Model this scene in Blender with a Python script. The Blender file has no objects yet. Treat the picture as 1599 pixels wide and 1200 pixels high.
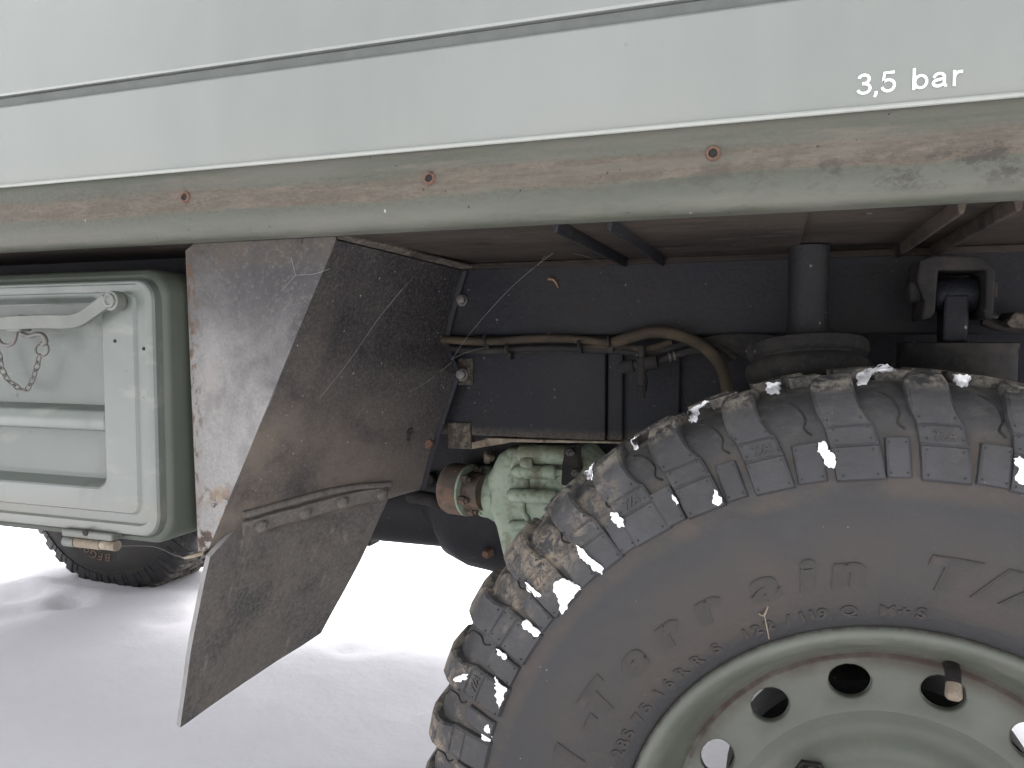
import bpy, bmesh, math, random
from mathutils import Vector, Matrix, noise
from mathutils.bvhtree import BVHTree
random.seed(4)
SC = bpy.context.scene
COL = SC.collection
PI = math.pi

# ------------------------------------------------------------------ camera, sky, sun, exposure
H = 0.846                                   # lens height above the snow
RX = Vector((0.94565271, 0.32517834, 0.0))  # camera right  (x along the truck, y away from us, z up)
RD = Vector((0.01785782, -0.05193241, -0.99849092))
RF = Vector((-0.32468763, 0.94422565, -0.054917))
FPX = 1200.0
cam_d = bpy.data.cameras.new('camera')
cam = bpy.data.objects.new('camera', cam_d)
COL.objects.link(cam)
SC.camera = cam
m = Matrix((RX, -RD, -RF)).transposed().to_4x4()
m.translation = Vector((0, 0, H))
cam.matrix_world = m
cam_d.sensor_width = 36.0
cam_d.lens = 36.0 * FPX / 1599.0
cam_d.clip_start = 0.02
cam_d.clip_end = 2000

SUN_EL, SUN_AZ = math.radians(70), math.radians(100)   # azimuth of the sun, counted from +x towards +y
w = bpy.data.worlds.new('World')
SC.world = w
w.use_nodes = True
nt = w.node_tree
nt.nodes.clear()
sky = nt.nodes.new('ShaderNodeTexSky')
sky.sky_type = 'NISHITA'
sky.sun_disc = False
sky.sun_elevation = SUN_EL
sky.sun_rotation = math.radians(90) - SUN_AZ
sky.air_density = 1.0
sky.dust_density = 4.0
sky.ozone_density = 1.0
hs = nt.nodes.new('ShaderNodeHueSaturation')
hs.inputs['Saturation'].default_value = 0.10          # overcast: the blue is mostly washed out
bg = nt.nodes.new('ShaderNodeBackground')
bg.inputs['Strength'].default_value = 0.15
wo = nt.nodes.new('ShaderNodeOutputWorld')
nt.links.new(sky.outputs[0], hs.inputs['Color'])
nt.links.new(hs.outputs[0], bg.inputs[0])
nt.links.new(bg.outputs[0], wo.inputs[0])
sun_d = bpy.data.lights.new('sun', 'SUN')
sun_d.energy = 1.4
sun_d.angle = math.radians(35)
sun_d.color = (1.0, 0.975, 0.94)
sun = bpy.data.objects.new('sun', sun_d)
COL.objects.link(sun)
sd = Vector((math.cos(SUN_EL) * math.cos(SUN_AZ), math.cos(SUN_EL) * math.sin(SUN_AZ), math.sin(SUN_EL)))
sun.rotation_euler = sd.to_track_quat('Z', 'Y').to_euler()
SC.view_settings.view_transform = 'Standard'
SC.view_settings.look = 'None'
SC.view_settings.gamma = 1.0
SC.view_settings.use_curve_mapping = False
SC.view_settings.exposure = 2.0


# ------------------------------------------------------------------ measuring: a picture point at a known real distance -> place
def ray(px, py):
    return RX * (px - 800) + RD * (py - 600) + RF * FPX


def P(px, py, Y):
    d = ray(px, py)
    d = d * (Y / d.y)
    return Vector((d.x, Y, d.z + H))


def PX(px, py, X):
    d = ray(px, py)
    d = d * (X / d.x)
    return Vector((X, d.y, d.z + H))


def PG(px, py):
    d = ray(px, py)
    d = d * (-H / d.z)
    return Vector((d.x, d.y, 0))


# ------------------------------------------------------------------ materials
DULL = 0.45        # real paint, rubber and grime are dark; one factor for the colour lists below


class Mat:
    def __init__(s, name, base, rough=0.6, metal=0.0, spec=0.5, coat=0.0, dull=None):
        s.dull = DULL if dull is None else dull
        s.m = bpy.data.materials.new(name)
        s.m.use_nodes = True
        s.t = s.m.node_tree
        s.b = s.t.nodes['Principled BSDF']
        s.b.inputs['Metallic'].default_value = metal
        s.b.inputs['Specular IOR Level'].default_value = spec
        s.b.inputs['Coat Weight'].default_value = coat
        s.b.inputs['Coat Roughness'].default_value = 0.2
        tc = s.t.nodes.new('ShaderNodeTexCoord')
        s.co = tc.outputs['Object']
        sx = s.t.nodes.new('ShaderNodeSeparateXYZ')
        s.t.links.new(s.co, sx.inputs[0])
        s.ax = sx.outputs
        s.col = s.val3(base)
        s.ro = s.val(rough)

    def val(s, v):
        n = s.t.nodes.new('ShaderNodeValue')
        n.outputs[0].default_value = v
        return n.outputs[0]

    def val3(s, c):
        n = s.t.nodes.new('ShaderNodeRGB')
        n.outputs[0].default_value = (c[0] * s.dull, c[1] * s.dull, c[2] * s.dull, 1)
        return n.outputs[0]

    def math(s, op, a, b=None, clamp=False):
        n = s.t.nodes.new('ShaderNodeMath')
        n.operation = op
        n.use_clamp = clamp
        for i, v in enumerate((a, b)):
            if v is None:
                continue
            if isinstance(v, (int, float)):
                n.inputs[i].default_value = v
            else:
                s.t.links.new(v, n.inputs[i])
        return n.outputs[0]

    def rng(s, v, a, b, c=0.0, d=1.0, smooth=True):
        n = s.t.nodes.new('ShaderNodeMapRange')
        n.interpolation_type = 'SMOOTHSTEP' if smooth else 'LINEAR'
        n.clamp = True
        s.t.links.new(v, n.inputs[0])
        for i, x in enumerate((a, b, c, d)):
            n.inputs[i + 1].default_value = x
        return n.outputs[0]

    def map(s, st, off=0.0):
        n = s.t.nodes.new('ShaderNodeMapping')
        n.inputs['Scale'].default_value = st
        n.inputs['Location'].default_value = (off, off * 1.7, off * 0.6)
        s.t.links.new(s.co, n.inputs[0])
        return n.outputs[0]

    def noise(s, scale, lo=0.4, hi=0.6, st=(1, 1, 1), detail=5, rough=0.6, off=0.0, dist=0.0):
        n = s.t.nodes.new('ShaderNodeTexNoise')
        n.inputs['Scale'].default_value = scale
        n.inputs['Detail'].default_value = detail
        n.inputs['Roughness'].default_value = rough
        n.inputs['Distortion'].default_value = dist
        s.t.links.new(s.map(st, off), n.inputs['Vector'])
        return s.rng(n.outputs[0], lo, hi)

    def dots(s, scale, size=0.25, st=(1, 1, 1), off=0.0, keep=0.5):
        # irregular specks, each cell with its own size, most cells empty
        v = s.t.nodes.new('ShaderNodeTexVoronoi')
        v.inputs['Scale'].default_value = scale
        v.inputs['Randomness'].default_value = 1.0
        s.t.links.new(s.map(st, off), v.inputs['Vector'])
        c = s.t.nodes.new('ShaderNodeSeparateColor')
        s.t.links.new(v.outputs['Color'], c.inputs[0])
        k = s.rng(c.outputs[0], 1 - keep, 1.0, size * 0.35, size * 1.7, smooth=False)
        k = s.math('MULTIPLY', k, s.math('GREATER_THAN', c.outputs[0], 1 - keep))
        w_ = s.t.nodes.new('ShaderNodeTexNoise')
        w_.inputs['Scale'].default_value = scale * 3.3
        w_.inputs['Detail'].default_value = 3
        s.t.links.new(s.map((1, 1, 1), off), w_.inputs['Vector'])
        k = s.math('MULTIPLY', k, s.rng(w_.outputs[0], 0.32, 0.62, 0.25, 1.25))
        d = s.math('SUBTRACT', k, v.outputs['Distance'])
        return s.rng(d, 0.0, 0.06)

    def band(s, axis, a0, a1, b0, b1):
        v = s.ax[axis] if isinstance(axis, int) else axis
        return s.math('MULTIPLY', s.rng(v, a0, a1), s.rng(v, b0, b1, 1, 0))

    def mul(s, a, b):
        return s.math('MULTIPLY', a, b)

    def mx(s, a, b):
        return s.math('MAXIMUM', a, b)

    def layer(s, mask, color, rough=None, amt=1.0):
        if amt != 1.0:
            mask = s.math('MULTIPLY', mask, amt)
        n = s.t.nodes.new('ShaderNodeMix')
        n.data_type = 'RGBA'
        s.t.links.new(mask, n.inputs['Factor'])
        s.t.links.new(s.col, n.inputs['A'])
        n.inputs['B'].default_value = (color[0] * s.dull, color[1] * s.dull, color[2] * s.dull, 1)
        s.col = n.outputs['Result']
        if rough is not None:
            q = s.t.nodes.new('ShaderNodeMix')
            s.t.links.new(mask, q.inputs['Factor'])
            s.t.links.new(s.ro, q.inputs['A'])
            q.inputs['B'].default_value = rough
            s.ro = q.outputs['Result']
        return s

    def bump(s, h, strength=0.3, dist=0.002):
        n = s.t.nodes.new('ShaderNodeBump')
        n.inputs['Strength'].default_value = strength
        n.inputs['Distance'].default_value = dist
        s.t.links.new(h, n.inputs['Height'])
        prev = s.b.inputs['Normal']
        if prev.is_linked:
            s.t.links.new(prev.links[0].from_socket, n.inputs['Normal'])
        s.t.links.new(n.outputs[0], prev)
        return s

    def radius(s):
        return s.math('SQRT', s.math('ADD', s.mul(s.ax[0], s.ax[0]), s.mul(s.ax[2], s.ax[2])))

    def done(s):
        s.t.links.new(s.col, s.b.inputs['Base Color'])
        s.t.links.new(s.ro, s.b.inputs['Roughness'])
        return s.m


def plain(name, base, rough=0.6, metal=0.0, dull=None):
    k = Mat(name, base, rough, metal, dull=dull)
    k.layer(k.noise(40, 0.35, 0.7), tuple(c * 0.8 for c in base))
    return k.done()


# grey-green body paint, faded and faintly streaked
k = Mat('body_paint', (0.226, 0.248, 0.224), 0.34, spec=0.6, coat=0.6)
k.layer(k.noise(3.0, 0.35, 0.7, st=(1, 1, 0.35)), (0.272, 0.292, 0.268))
k.layer(k.noise(22, 0.45, 0.75, st=(1, 1, 0.06), off=3), (0.30, 0.315, 0.29), 0.45, 0.22)
k.layer(k.mul(k.dots(60, 0.10, keep=0.10), k.noise(5, 0.45, 0.6)), (0.22, 0.22, 0.19), 0.7, 0.6)
k.layer(k.mul(k.band(2, 1.0, 1.012, 1.014, 1.06), k.noise(9, 0.3, 0.7, st=(1, 1, 0.3))), (0.27, 0.28, 0.24), 0.5, 0.6)
k.bump(k.noise(2.2, 0.2, 0.8), 0.10, 0.01)
BODY = k.done()

k = Mat('bead_highlight', (0.42, 0.44, 0.40), 0.35, spec=0.6)  # lighter than the body: the edge's sky highlight is put into the colour
k.layer(k.noise(30, 0.5, 0.65, st=(0.3, 1, 1)), (0.36, 0.38, 0.34))
BEAD = k.done()

# skirt: olive paint, a brown rusty stripe where a trim strip was taken off, grime low on the right, paler along the bottom
k = Mat('skirt_paint', (0.082, 0.093, 0.066), 0.55, spec=0.35)
k.layer(k.noise(6, 0.35, 0.7, st=(0.35, 1, 2)), (0.108, 0.118, 0.088))
edge = k.noise(14, 0.2, 0.8, st=(0.5, 1, 2), off=5)
zz = k.math('ADD', k.ax[2], k.math('MULTIPLY', k.math('SUBTRACT', edge, 0.5), 0.010))
strip = k.band(zz, 0.9720, 0.9765, 0.991, 0.997)
k.layer(k.mul(strip, k.noise(9, 0.18, 0.60, st=(0.3, 1, 2.5), detail=9, rough=0.72)), (0.128, 0.104, 0.078), 0.85, 0.85)
k.layer(k.mul(strip, k.noise(55, 0.42, 0.66, st=(0.35, 1, 1.5), detail=9, rough=0.8, off=6)), (0.225, 0.185, 0.145), 0.9, 0.7)
k.layer(k.mul(k.band(zz, 0.960, 0.974, 0.997, 1.008), k.noise(330, 0.44, 0.62, st=(0.5, 1, 1), detail=6, rough=0.8, off=16)), (0.09, 0.078, 0.062), 0.9, 0.5)
k.layer(k.noise(30, 0.5, 0.68, st=(0.06, 1, 2.2), detail=8, off=18), (0.165, 0.160, 0.130), 0.8, 0.5)
k.layer(k.mul(k.band(zz, 0.970, 0.976, 1.000, 1.007), k.noise(38, 0.5, 0.68, st=(0.25, 1, 1.5), detail=9, rough=0.75, off=9)), (0.215, 0.185, 0.15), 0.9, 0.7)
k.layer(k.mul(k.rng(k.ax[0], -0.25, 0.20), k.mul(k.band(zz, 0.953, 0.962, 0.978, 0.992), k.noise(50, 0.47, 0.6, st=(0.6, 1, 1), detail=9, rough=0.8))), (0.050, 0.045, 0.038), 0.9, 0.8)
k.layer(k.mul(k.band(2, 0.93, 0.945, 0.956, 0.966), k.noise(30, 0.38, 0.7, st=(0.25, 1, 1), detail=9, rough=0.75)), (0.20, 0.195, 0.165), 0.9, 0.6)
k.layer(k.dots(190, 0.15, keep=0.07), (0.035, 0.033, 0.028), 0.9, 0.9)
k.layer(k.dots(75, 0.09, st=(1.8, 1, 0.8), keep=0.05, off=4), (0.55, 0.52, 0.46), 0.9, 0.9)
k.layer(k.mul(k.rng(zz, 0.985, 1.01), k.noise(18, 0.5, 0.7, st=(0.15, 1, 1.5), off=7)), (0.165, 0.155, 0.13), 0.8, 0.6)
k.bump(k.noise(160, 0.3, 0.7), 0.2, 0.001)
SKIRT = k.done()

k = Mat('rust', (0.13, 0.070, 0.046), 0.9)
k.layer(k.noise(300, 0.4, 0.6), (0.20, 0.105, 0.065))
k.layer(k.noise(120, 0.55, 0.7, off=3), (0.05, 0.03, 0.025))
RUST = k.done()

k = Mat('dark_hole', (0.012, 0.01, 0.009), 0.9)
HOLE = k.done()

# road dirt on the underside of the floor
k = Mat('underbody', (0.070, 0.057, 0.048), 0.85, spec=0.15, dull=0.24)
k.layer(k.noise(7, 0.35, 0.65, st=(0.4, 1, 1)), (0.132, 0.106, 0.086))
k.layer(k.noise(55, 0.5, 0.66, st=(0.22, 1, 1), detail=9, rough=0.75, off=2), (0.21, 0.17, 0.135), 0.9, 0.75)
k.layer(k.noise(18, 0.55, 0.7, st=(0.5, 1, 1), off=8), (0.025, 0.022, 0.022), 0.8, 0.9)
k.layer(k.dots(70, 0.11, st=(0.6, 1, 1), keep=0.12), (0.75, 0.66, 0.56), 0.9, 0.9)
k.layer(k.noise(130, 0.52, 0.66, st=(0.25, 1, 1), detail=8, rough=0.8, off=4), (0.03, 0.026, 0.025), 0.9, 0.7)
k.bump(k.noise(90, 0.3, 0.7, st=(0.4, 1, 1)), 0.3, 0.002)
UNDER = k.done()

# black chassis paint with blown dust
def black_mat(name, lip=None):
    k = Mat(name, (0.0175, 0.0225, 0.038), 0.6, spec=0.22, dull=0.20)
    k.layer(k.noise(5, 0.4, 0.7), (0.042, 0.041, 0.043))
    k.layer(k.noise(160, 0.50, 0.66, detail=8, rough=0.8), (0.13, 0.122, 0.115), 0.9, 0.5)
    k.layer(k.mul(k.noise(7, 0.52, 0.72, off=11), k.noise(60, 0.4, 0.7)), (0.12, 0.088, 0.066), 0.95, 0.6)
    if lip:
        z = k.math('ADD', k.ax[2], k.math('MULTIPLY', k.math('SUBTRACT', k.noise(30, 0.2, 0.8, detail=8, rough=0.8), 0.5), 0.012))
        k.layer(k.mul(k.rng(z, lip + 0.016, lip + 0.001), k.noise(260, 0.32, 0.6, detail=8, rough=0.8, off=3)), (0.36, 0.31, 0.25), 0.95, 0.85)
    k.layer(k.dots(120, 0.12, keep=0.20), (0.62, 0.60, 0.58), 0.9, 0.8)
    k.layer(k.dots(70, 0.075, st=(1, 1, 0.45), keep=0.18, off=3), (1.3, 1.27, 1.23), 0.9, 0.8)
    k.bump(k.noise(220, 0.3, 0.7), 0.3, 0.001)
    return k.done()


BLACK = black_mat('chassis_black')
PLATE = black_mat('cover_plate_black', P(968, 690, 1.002).z)

k = Mat('dusty_flange', (0.09, 0.078, 0.066), 0.9, spec=0.2, dull=0.36)
k.layer(k.noise(120, 0.45, 0.6, detail=9, rough=0.8), (0.26, 0.22, 0.17))
k.layer(k.noise(14, 0.5, 0.65), (0.04, 0.036, 0.035), 0.9, 0.8)
FLANGE = k.done()

k = Mat('pale_rusty_steel', (0.27, 0.22, 0.16), 0.85)
k.layer(k.noise(60, 0.45, 0.65), (0.42, 0.36, 0.27))
k.layer(k.noise(35, 0.55, 0.65, off=4), (0.14, 0.09, 0.06))
PALE = k.done()

# outer face of the mudguard: light dusty sheet, under-body shade painted dark towards the top, and rust flakes by the edge
k = Mat('mudguard_dust', (0.415, 0.405, 0.392), 0.75, spec=0.3)
k.layer(k.noise(330, 0.36, 0.64, detail=9, rough=0.8), (0.25, 0.243, 0.236), 0.8, 0.6)
k.layer(k.noise(26, 0.52, 0.7, st=(1.6, 1, 0.25), detail=7, off=14), (0.46, 0.43, 0.40), 0.85, 0.45)
k.layer(k.noise(30, 0.50, 0.68, st=(1, 1, 0.6), off=6), (0.20, 0.19, 0.19), 0.8, 0.5)
top_shade = k.math('ADD', k.ax[2], k.math('MULTIPLY', k.math('SUBTRACT', k.noise(11, 0.2, 0.8, dist=0.5), 0.5), 0.12))
top_shade = k.math('ADD', top_shade, k.math('MULTIPLY', k.ax[0], 0.55))
k.layer(k.rng(top_shade, 0.40, 0.64), (0.045, 0.044, 0.047), 0.8, 0.90)
k.layer(k.mul(k.rng(k.ax[2], 0.915, 0.945), k.noise(45, 0.30, 0.6, detail=8)), (0.15, 0.13, 0.105), 0.9, 0.8)
k.layer(k.mul(k.rng(top_shade, 0.46, 0.62), k.noise(160, 0.5, 0.64, detail=8, rough=0.8, off=7)), (0.24, 0.22, 0.20), 0.9, 0.5)
edge = k.math('ADD', k.ax[0], k.math('MULTIPLY', k.math('SUBTRACT', k.noise(60, 0.2, 0.8), 0.5), 0.014))
k.layer(k.mul(k.rng(edge, -0.598, -0.612), k.noise(110, 0.48, 0.60, st=(1, 1, 0.5), off=2)), (0.17, 0.10, 0.06), 0.9, 0.8)
k.layer(k.mul(k.rng(k.ax[2], 0.70, 0.66), k.noise(42, 0.55, 0.61, detail=7, off=1)), (0.085, 0.055, 0.042), 0.9, 0.95)
k.layer(k.dots(60, 0.12, st=(1, 1, 0.7), keep=0.10, off=8), (0.05, 0.04, 0.038), 0.9, 0.95)
k.layer(k.mul(k.rng(k.ax[2], 0.72, 0.67), k.noise(30, 0.50, 0.60, detail=7, off=21)), (0.34, 0.255, 0.18), 0.9, 0.7)
k.bump(k.noise(300, 0.3, 0.7), 0.2, 0.0008)
GUARD_OUT = k.done()

# wheel-facing sheet of the mudguard: road spray and rust blisters, near black towards the top
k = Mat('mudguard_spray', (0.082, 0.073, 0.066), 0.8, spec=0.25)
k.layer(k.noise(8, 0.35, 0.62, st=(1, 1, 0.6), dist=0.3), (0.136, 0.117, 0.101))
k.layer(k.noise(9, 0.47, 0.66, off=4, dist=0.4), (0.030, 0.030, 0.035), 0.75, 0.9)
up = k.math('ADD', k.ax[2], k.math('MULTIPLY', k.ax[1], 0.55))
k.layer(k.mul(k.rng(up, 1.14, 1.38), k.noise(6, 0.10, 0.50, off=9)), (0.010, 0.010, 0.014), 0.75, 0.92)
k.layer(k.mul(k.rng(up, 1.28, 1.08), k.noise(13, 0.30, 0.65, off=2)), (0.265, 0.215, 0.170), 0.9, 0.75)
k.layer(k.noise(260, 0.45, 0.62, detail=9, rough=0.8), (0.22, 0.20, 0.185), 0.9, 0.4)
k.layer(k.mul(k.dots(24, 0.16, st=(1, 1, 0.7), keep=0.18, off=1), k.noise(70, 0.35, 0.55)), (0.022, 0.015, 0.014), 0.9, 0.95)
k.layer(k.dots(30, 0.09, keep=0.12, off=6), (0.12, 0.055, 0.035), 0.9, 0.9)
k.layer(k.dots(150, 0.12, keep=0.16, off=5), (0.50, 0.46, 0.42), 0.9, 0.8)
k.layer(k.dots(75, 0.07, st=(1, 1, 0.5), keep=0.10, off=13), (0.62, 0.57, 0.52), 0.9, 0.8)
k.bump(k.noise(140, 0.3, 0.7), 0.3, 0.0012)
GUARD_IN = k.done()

# rubber flap, dry mud film with vertical scuffs
k = Mat('flap_rubber', (0.145, 0.135, 0.126), 0.85, spec=0.25)
k.layer(k.noise(9, 0.35, 0.65), (0.19, 0.172, 0.152))
k.layer(k.noise(7, 0.52, 0.68, off=5), (0.062, 0.062, 0.066), 0.8, 0.9)
k.layer(k.noise(190, 0.42, 0.62, detail=9, rough=0.8), (0.30, 0.275, 0.245), 0.9, 0.6)
k.layer(k.noise(70, 0.5, 0.7, st=(1, 1, 0.6), detail=8, off=12), (0.05, 0.046, 0.044), 0.9, 0.3)
k.layer(k.mul(k.noise(45, 0.58, 0.68, st=(1, 1, 0.09), off=3), k.noise(8, 0.5, 0.6, off=2)), (0.36, 0.33, 0.29), 0.9, 0.65)
k.layer(k.dots(45, 0.12, st=(1, 1, 0.5), keep=0.1), (0.045, 0.04, 0.04), 0.9, 0.8)
k.bump(k.noise(260, 0.3, 0.7), 0.3, 0.001)
FLAP = k.done()
FLAP_EDGE = plain('flap_edge', (0.36, 0.35, 0.34), 0.8)

# locker paint
k = Mat('locker_paint', (0.128, 0.150, 0.130), 0.4, spec=0.5, coat=0.25)
k.layer(k.noise(5, 0.35, 0.7), (0.168, 0.190, 0.170))
k.layer(k.noise(16, 0.55, 0.72, st=(1, 1, 0.3), off=3), (0.13, 0.14, 0.125), 0.6, 0.7)
k.layer(k.noise(30, 0.56, 0.7, st=(0.4, 1, 1), off=8), (0.29, 0.29, 0.26), 0.6, 0.6)
k.layer(k.dots(48, 0.10, keep=0.10), (0.14, 0.13, 0.11), 0.8, 0.8)
k.layer(k.dots(40, 0.09, keep=0.10, off=5), (0.60, 0.60, 0.56), 0.8, 0.8)
k.layer(k.mul(k.rng(k.ax[2], 0.68, 0.655), k.noise(14, 0.35, 0.65, st=(0.4, 1, 1))), (0.27, 0.25, 0.205), 0.8, 0.6)
LOCKER = k.done()
k = Mat('locker_side_paint', (0.082, 0.096, 0.074), 0.5, spec=0.35)
k.layer(k.noise(5, 0.35, 0.7), (0.105, 0.118, 0.094))
k.layer(k.dots(95, 0.13, keep=0.13), (0.3, 0.31, 0.28), 0.8, 0.7)
LOCKER_SIDE = k.done()
GROOVE = plain('groove_strip', (0.16, 0.175, 0.16), 0.7)
GALV = plain('dull_steel', (0.20, 0.185, 0.17), 0.6, 0.3)
LATCH = plain('latch_paint', (0.18, 0.19, 0.165), 0.5)

# tyre rubber: grey bloom, brown dust lower on the sidewall and between the blocks, tan mud caught at the shoulder
def tyre_mat(name, base, block):
    k = Mat(name, base, 0.60, spec=0.36)
    r = k.radius()
    k.layer(k.noise(13, 0.38, 0.68), tuple(c * 1.5 for c in base))
    k.layer(k.noise(7, 0.46, 0.68, off=15, dist=0.4), tuple(c * 0.62 for c in base), 0.55, 0.8)
    if not block:
        k.layer(k.mul(k.rng(r, 0.350, 0.335), k.noise(10, 0.15, 0.55, off=21)), tuple(c * 0.55 for c in base), 0.6, 0.8)
        k.layer(k.mul(k.band(r, 0.232, 0.25, 0.285, 0.335), k.noise(11, 0.22, 0.62, dist=0.5)), (0.080, 0.066, 0.055), 0.85, 0.7)
        k.layer(k.mul(k.band(r, 0.326, 0.338, 0.372, 0.392), k.noise(17, 0.28, 0.62, off=2, dist=0.3)), (0.110, 0.090, 0.074), 0.9, 0.65)
    k.layer(k.mul(k.rng(r, 0.345, 0.39), k.noise(55, 0.48, 0.66, detail=9, rough=0.75)), (0.135, 0.125, 0.11), 0.9, 0.4)
    # mud flecks on the side that faced the spray
    side = k.mul(k.rng(k.ax[0], -0.17, -0.33), k.band(r, 0.350, 0.382, 0.410, 0.428))
    blot = k.mul(k.noise(20, 0.44, 0.60, detail=6, off=4), k.noise(95, 0.42, 0.58, detail=9, rough=0.75, off=8, dist=0.8))
    k.layer(k.mul(side, blot), (0.36, 0.295, 0.225), 0.95, 0.95)
    top = k.mul(k.rng(r, 0.408, 0.4185), k.noise(75, 0.44, 0.58, st=(1, 0.6, 1), detail=9, rough=0.8, off=9))
    k.layer(top, (0.36, 0.32, 0.265), 0.95, 0.85)
    k.layer(k.dots(170, 0.09, keep=0.07, off=3), (0.34, 0.32, 0.30), 0.9, 0.6)
    k.bump(k.noise(120, 0.3, 0.7, detail=8), 0.28, 0.0012)
    k.bump(k.noise(14, 0.2, 0.8), 0.2, 0.004)
    return k.done()


RUBBER = tyre_mat('tyre_rubber', (0.037, 0.0372, 0.0390), False)
BLOCKR = tyre_mat('tread_rubber', (0.041, 0.0417, 0.0450), True)
LETTER = Mat('tyre_lettering', (0.042, 0.039, 0.037), 0.75, spec=0.3)
LETTER.layer(LETTER.noise(30, 0.35, 0.65), (0.072, 0.061, 0.052))
LETTER = LETTER.done()
LETTER_FAR = plain('brown_lettering', (0.34, 0.21, 0.15), 0.85)

k = Mat('rim_paint', (0.097, 0.108, 0.084), 0.5, spec=0.4)
k.layer(k.noise(8, 0.35, 0.7), (0.135, 0.145, 0.117))
k.layer(k.noise(45, 0.5, 0.7, detail=8), (0.155, 0.15, 0.125), 0.7, 0.5)
r = k.radius()
k.layer(k.mul(k.band(r, 0.165, 0.1795, 0.1835, 0.195), k.noise(20, 0.25, 0.6)), (0.075, 0.060, 0.046), 0.85, 0.8)
k.layer(k.mul(k.band(r, 0.178, 0.1805, 0.183, 0.186), k.noise(40, 0.25, 0.6)), (0.050, 0.030, 0.020), 0.95, 0.9)
k.layer(k.mul(k.band(r, 0.196, 0.203, 0.210, 0.216), k.noise(25, 0.4, 0.7)), (0.17, 0.175, 0.145), 0.6, 0.6)
k.layer(k.mul(k.rng(r, 0.2215, 0.2240), k.noise(110, 0.42, 0.6)), (0.06, 0.05, 0.045), 0.9, 0.8)
k.layer(k.dots(95, 0.09, keep=0.10), (0.36, 0.34, 0.30), 0.9, 0.8)
k.layer(k.mul(k.dots(25, 0.14, keep=0.1, off=4), k.noise(40, 0.4, 0.6)), (0.16, 0.075, 0.04), 0.9, 0.9)
k.bump(k.noise(90, 0.3, 0.7), 0.12, 0.001)
RIM = k.done()

# pale green axle casting with oily grime
k = Mat('axle_green', (0.30, 0.37, 0.275), 0.5, spec=0.3, dull=0.66)
k.layer(k.noise(16, 0.42, 0.65), (0.37, 0.44, 0.335))
k.layer(k.noise(60, 0.48, 0.64, detail=8, off=12), (0.20, 0.22, 0.15), 0.6, 0.7)
k.layer(k.noise(26, 0.55, 0.68, st=(1, 1, 0.6), off=3), (0.13, 0.13, 0.085), 0.7, 0.9)
k.layer(k.mul(k.rng(k.ax[2], 0.62, 0.68), k.noise(30, 0.42, 0.6, off=5)), (0.17, 0.16, 0.10), 0.7, 0.75)
k.layer(k.dots(60, 0.12, keep=0.12), (0.08, 0.07, 0.05), 0.8, 0.8)
k.bump(k.noise(90, 0.3, 0.7), 0.25, 0.002)
GREEN = k.done()
k = Mat('rusty_flange', (0.12, 0.095, 0.076), 0.85, dull=0.50)
k.layer(k.noise(40, 0.4, 0.62, st=(0.4, 1, 1)), (0.22, 0.135, 0.085))
k.layer(k.noise(18, 0.55, 0.7, off=3), (0.06, 0.045, 0.036))
k.layer(k.dots(120, 0.14, keep=0.12), (0.5, 0.47, 0.42))
RUSTYF = k.done()
k = Mat('hose_brown', (0.11, 0.086, 0.060), 0.85, spec=0.2, dull=0.24)
k.layer(k.noise(40, 0.4, 0.65, st=(0.4, 1, 1)), (0.20, 0.15, 0.10))
k.layer(k.noise(25, 0.55, 0.68, off=3), (0.05, 0.04, 0.033))
HOSE = k.done()
k = Mat('dusty_black', (0.036, 0.034, 0.034), 0.8, spec=0.2, dull=0.27)
k.layer(k.noise(45, 0.42, 0.68, st=(0.5, 1, 1)), (0.088, 0.077, 0.065))
k.layer(k.noise(200, 0.48, 0.62, detail=8, rough=0.8, off=3), (0.11, 0.10, 0.088), 0.9, 0.5)
k.layer(k.dots(90, 0.14, keep=0.12), (0.38, 0.36, 0.33), 0.9, 0.7)
DUSTY = k.done()
WHITE = plain('white_marking', (0.74, 0.75, 0.74), 0.5, dull=1)
WEB = plain('cobweb_thread', (0.36, 0.345, 0.335), 0.7)
STRAW = plain('dry_stem', (0.42, 0.24, 0.12), 0.8)

k = Mat('snow', (0.865, 0.85, 0.89), 0.75, spec=0.3, dull=1)
k.layer(k.noise(3, 0.35, 0.65), (0.83, 0.815, 0.855))
k.layer(k.dots(9, 0.10, keep=0.03), (0.35, 0.30, 0.26), 0.9, 0.5)
k.bump(k.noise(8, 0.2, 0.8, detail=8), 0.22, 0.02)
k.bump(k.noise(170, 0.25, 0.75, detail=6, rough=0.7), 0.14, 0.003)
SNOW = k.done()
k = Mat('clinging_snow', (0.90, 0.90, 0.92), 0.6, spec=0.3, dull=1)
k.b.inputs['Subsurface Weight'].default_value = 0.25
k.b.inputs['Subsurface Radius'].default_value = (0.01, 0.01, 0.012)
k.bump(k.noise(260, 0.25, 0.75), 0.35, 0.002)
CLING = k.done()


# ------------------------------------------------------------------ mesh helpers
def empty(name, loc, parent=None):
    o = bpy.data.objects.new(name, None)
    o.empty_display_size = 0.1
    COL.objects.link(o)
    o.location = loc
    if parent:
        o.parent = parent
    return o


def tag(o, label, cat, group=None):
    o['label'] = label
    o['category'] = cat
    if group:
        o['group'] = group
    return o


def origin_of(p):
    v = Vector((0, 0, 0))
    while p is not None:
        v = v + Vector(p.location)
        p = p.parent
    return v


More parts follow.
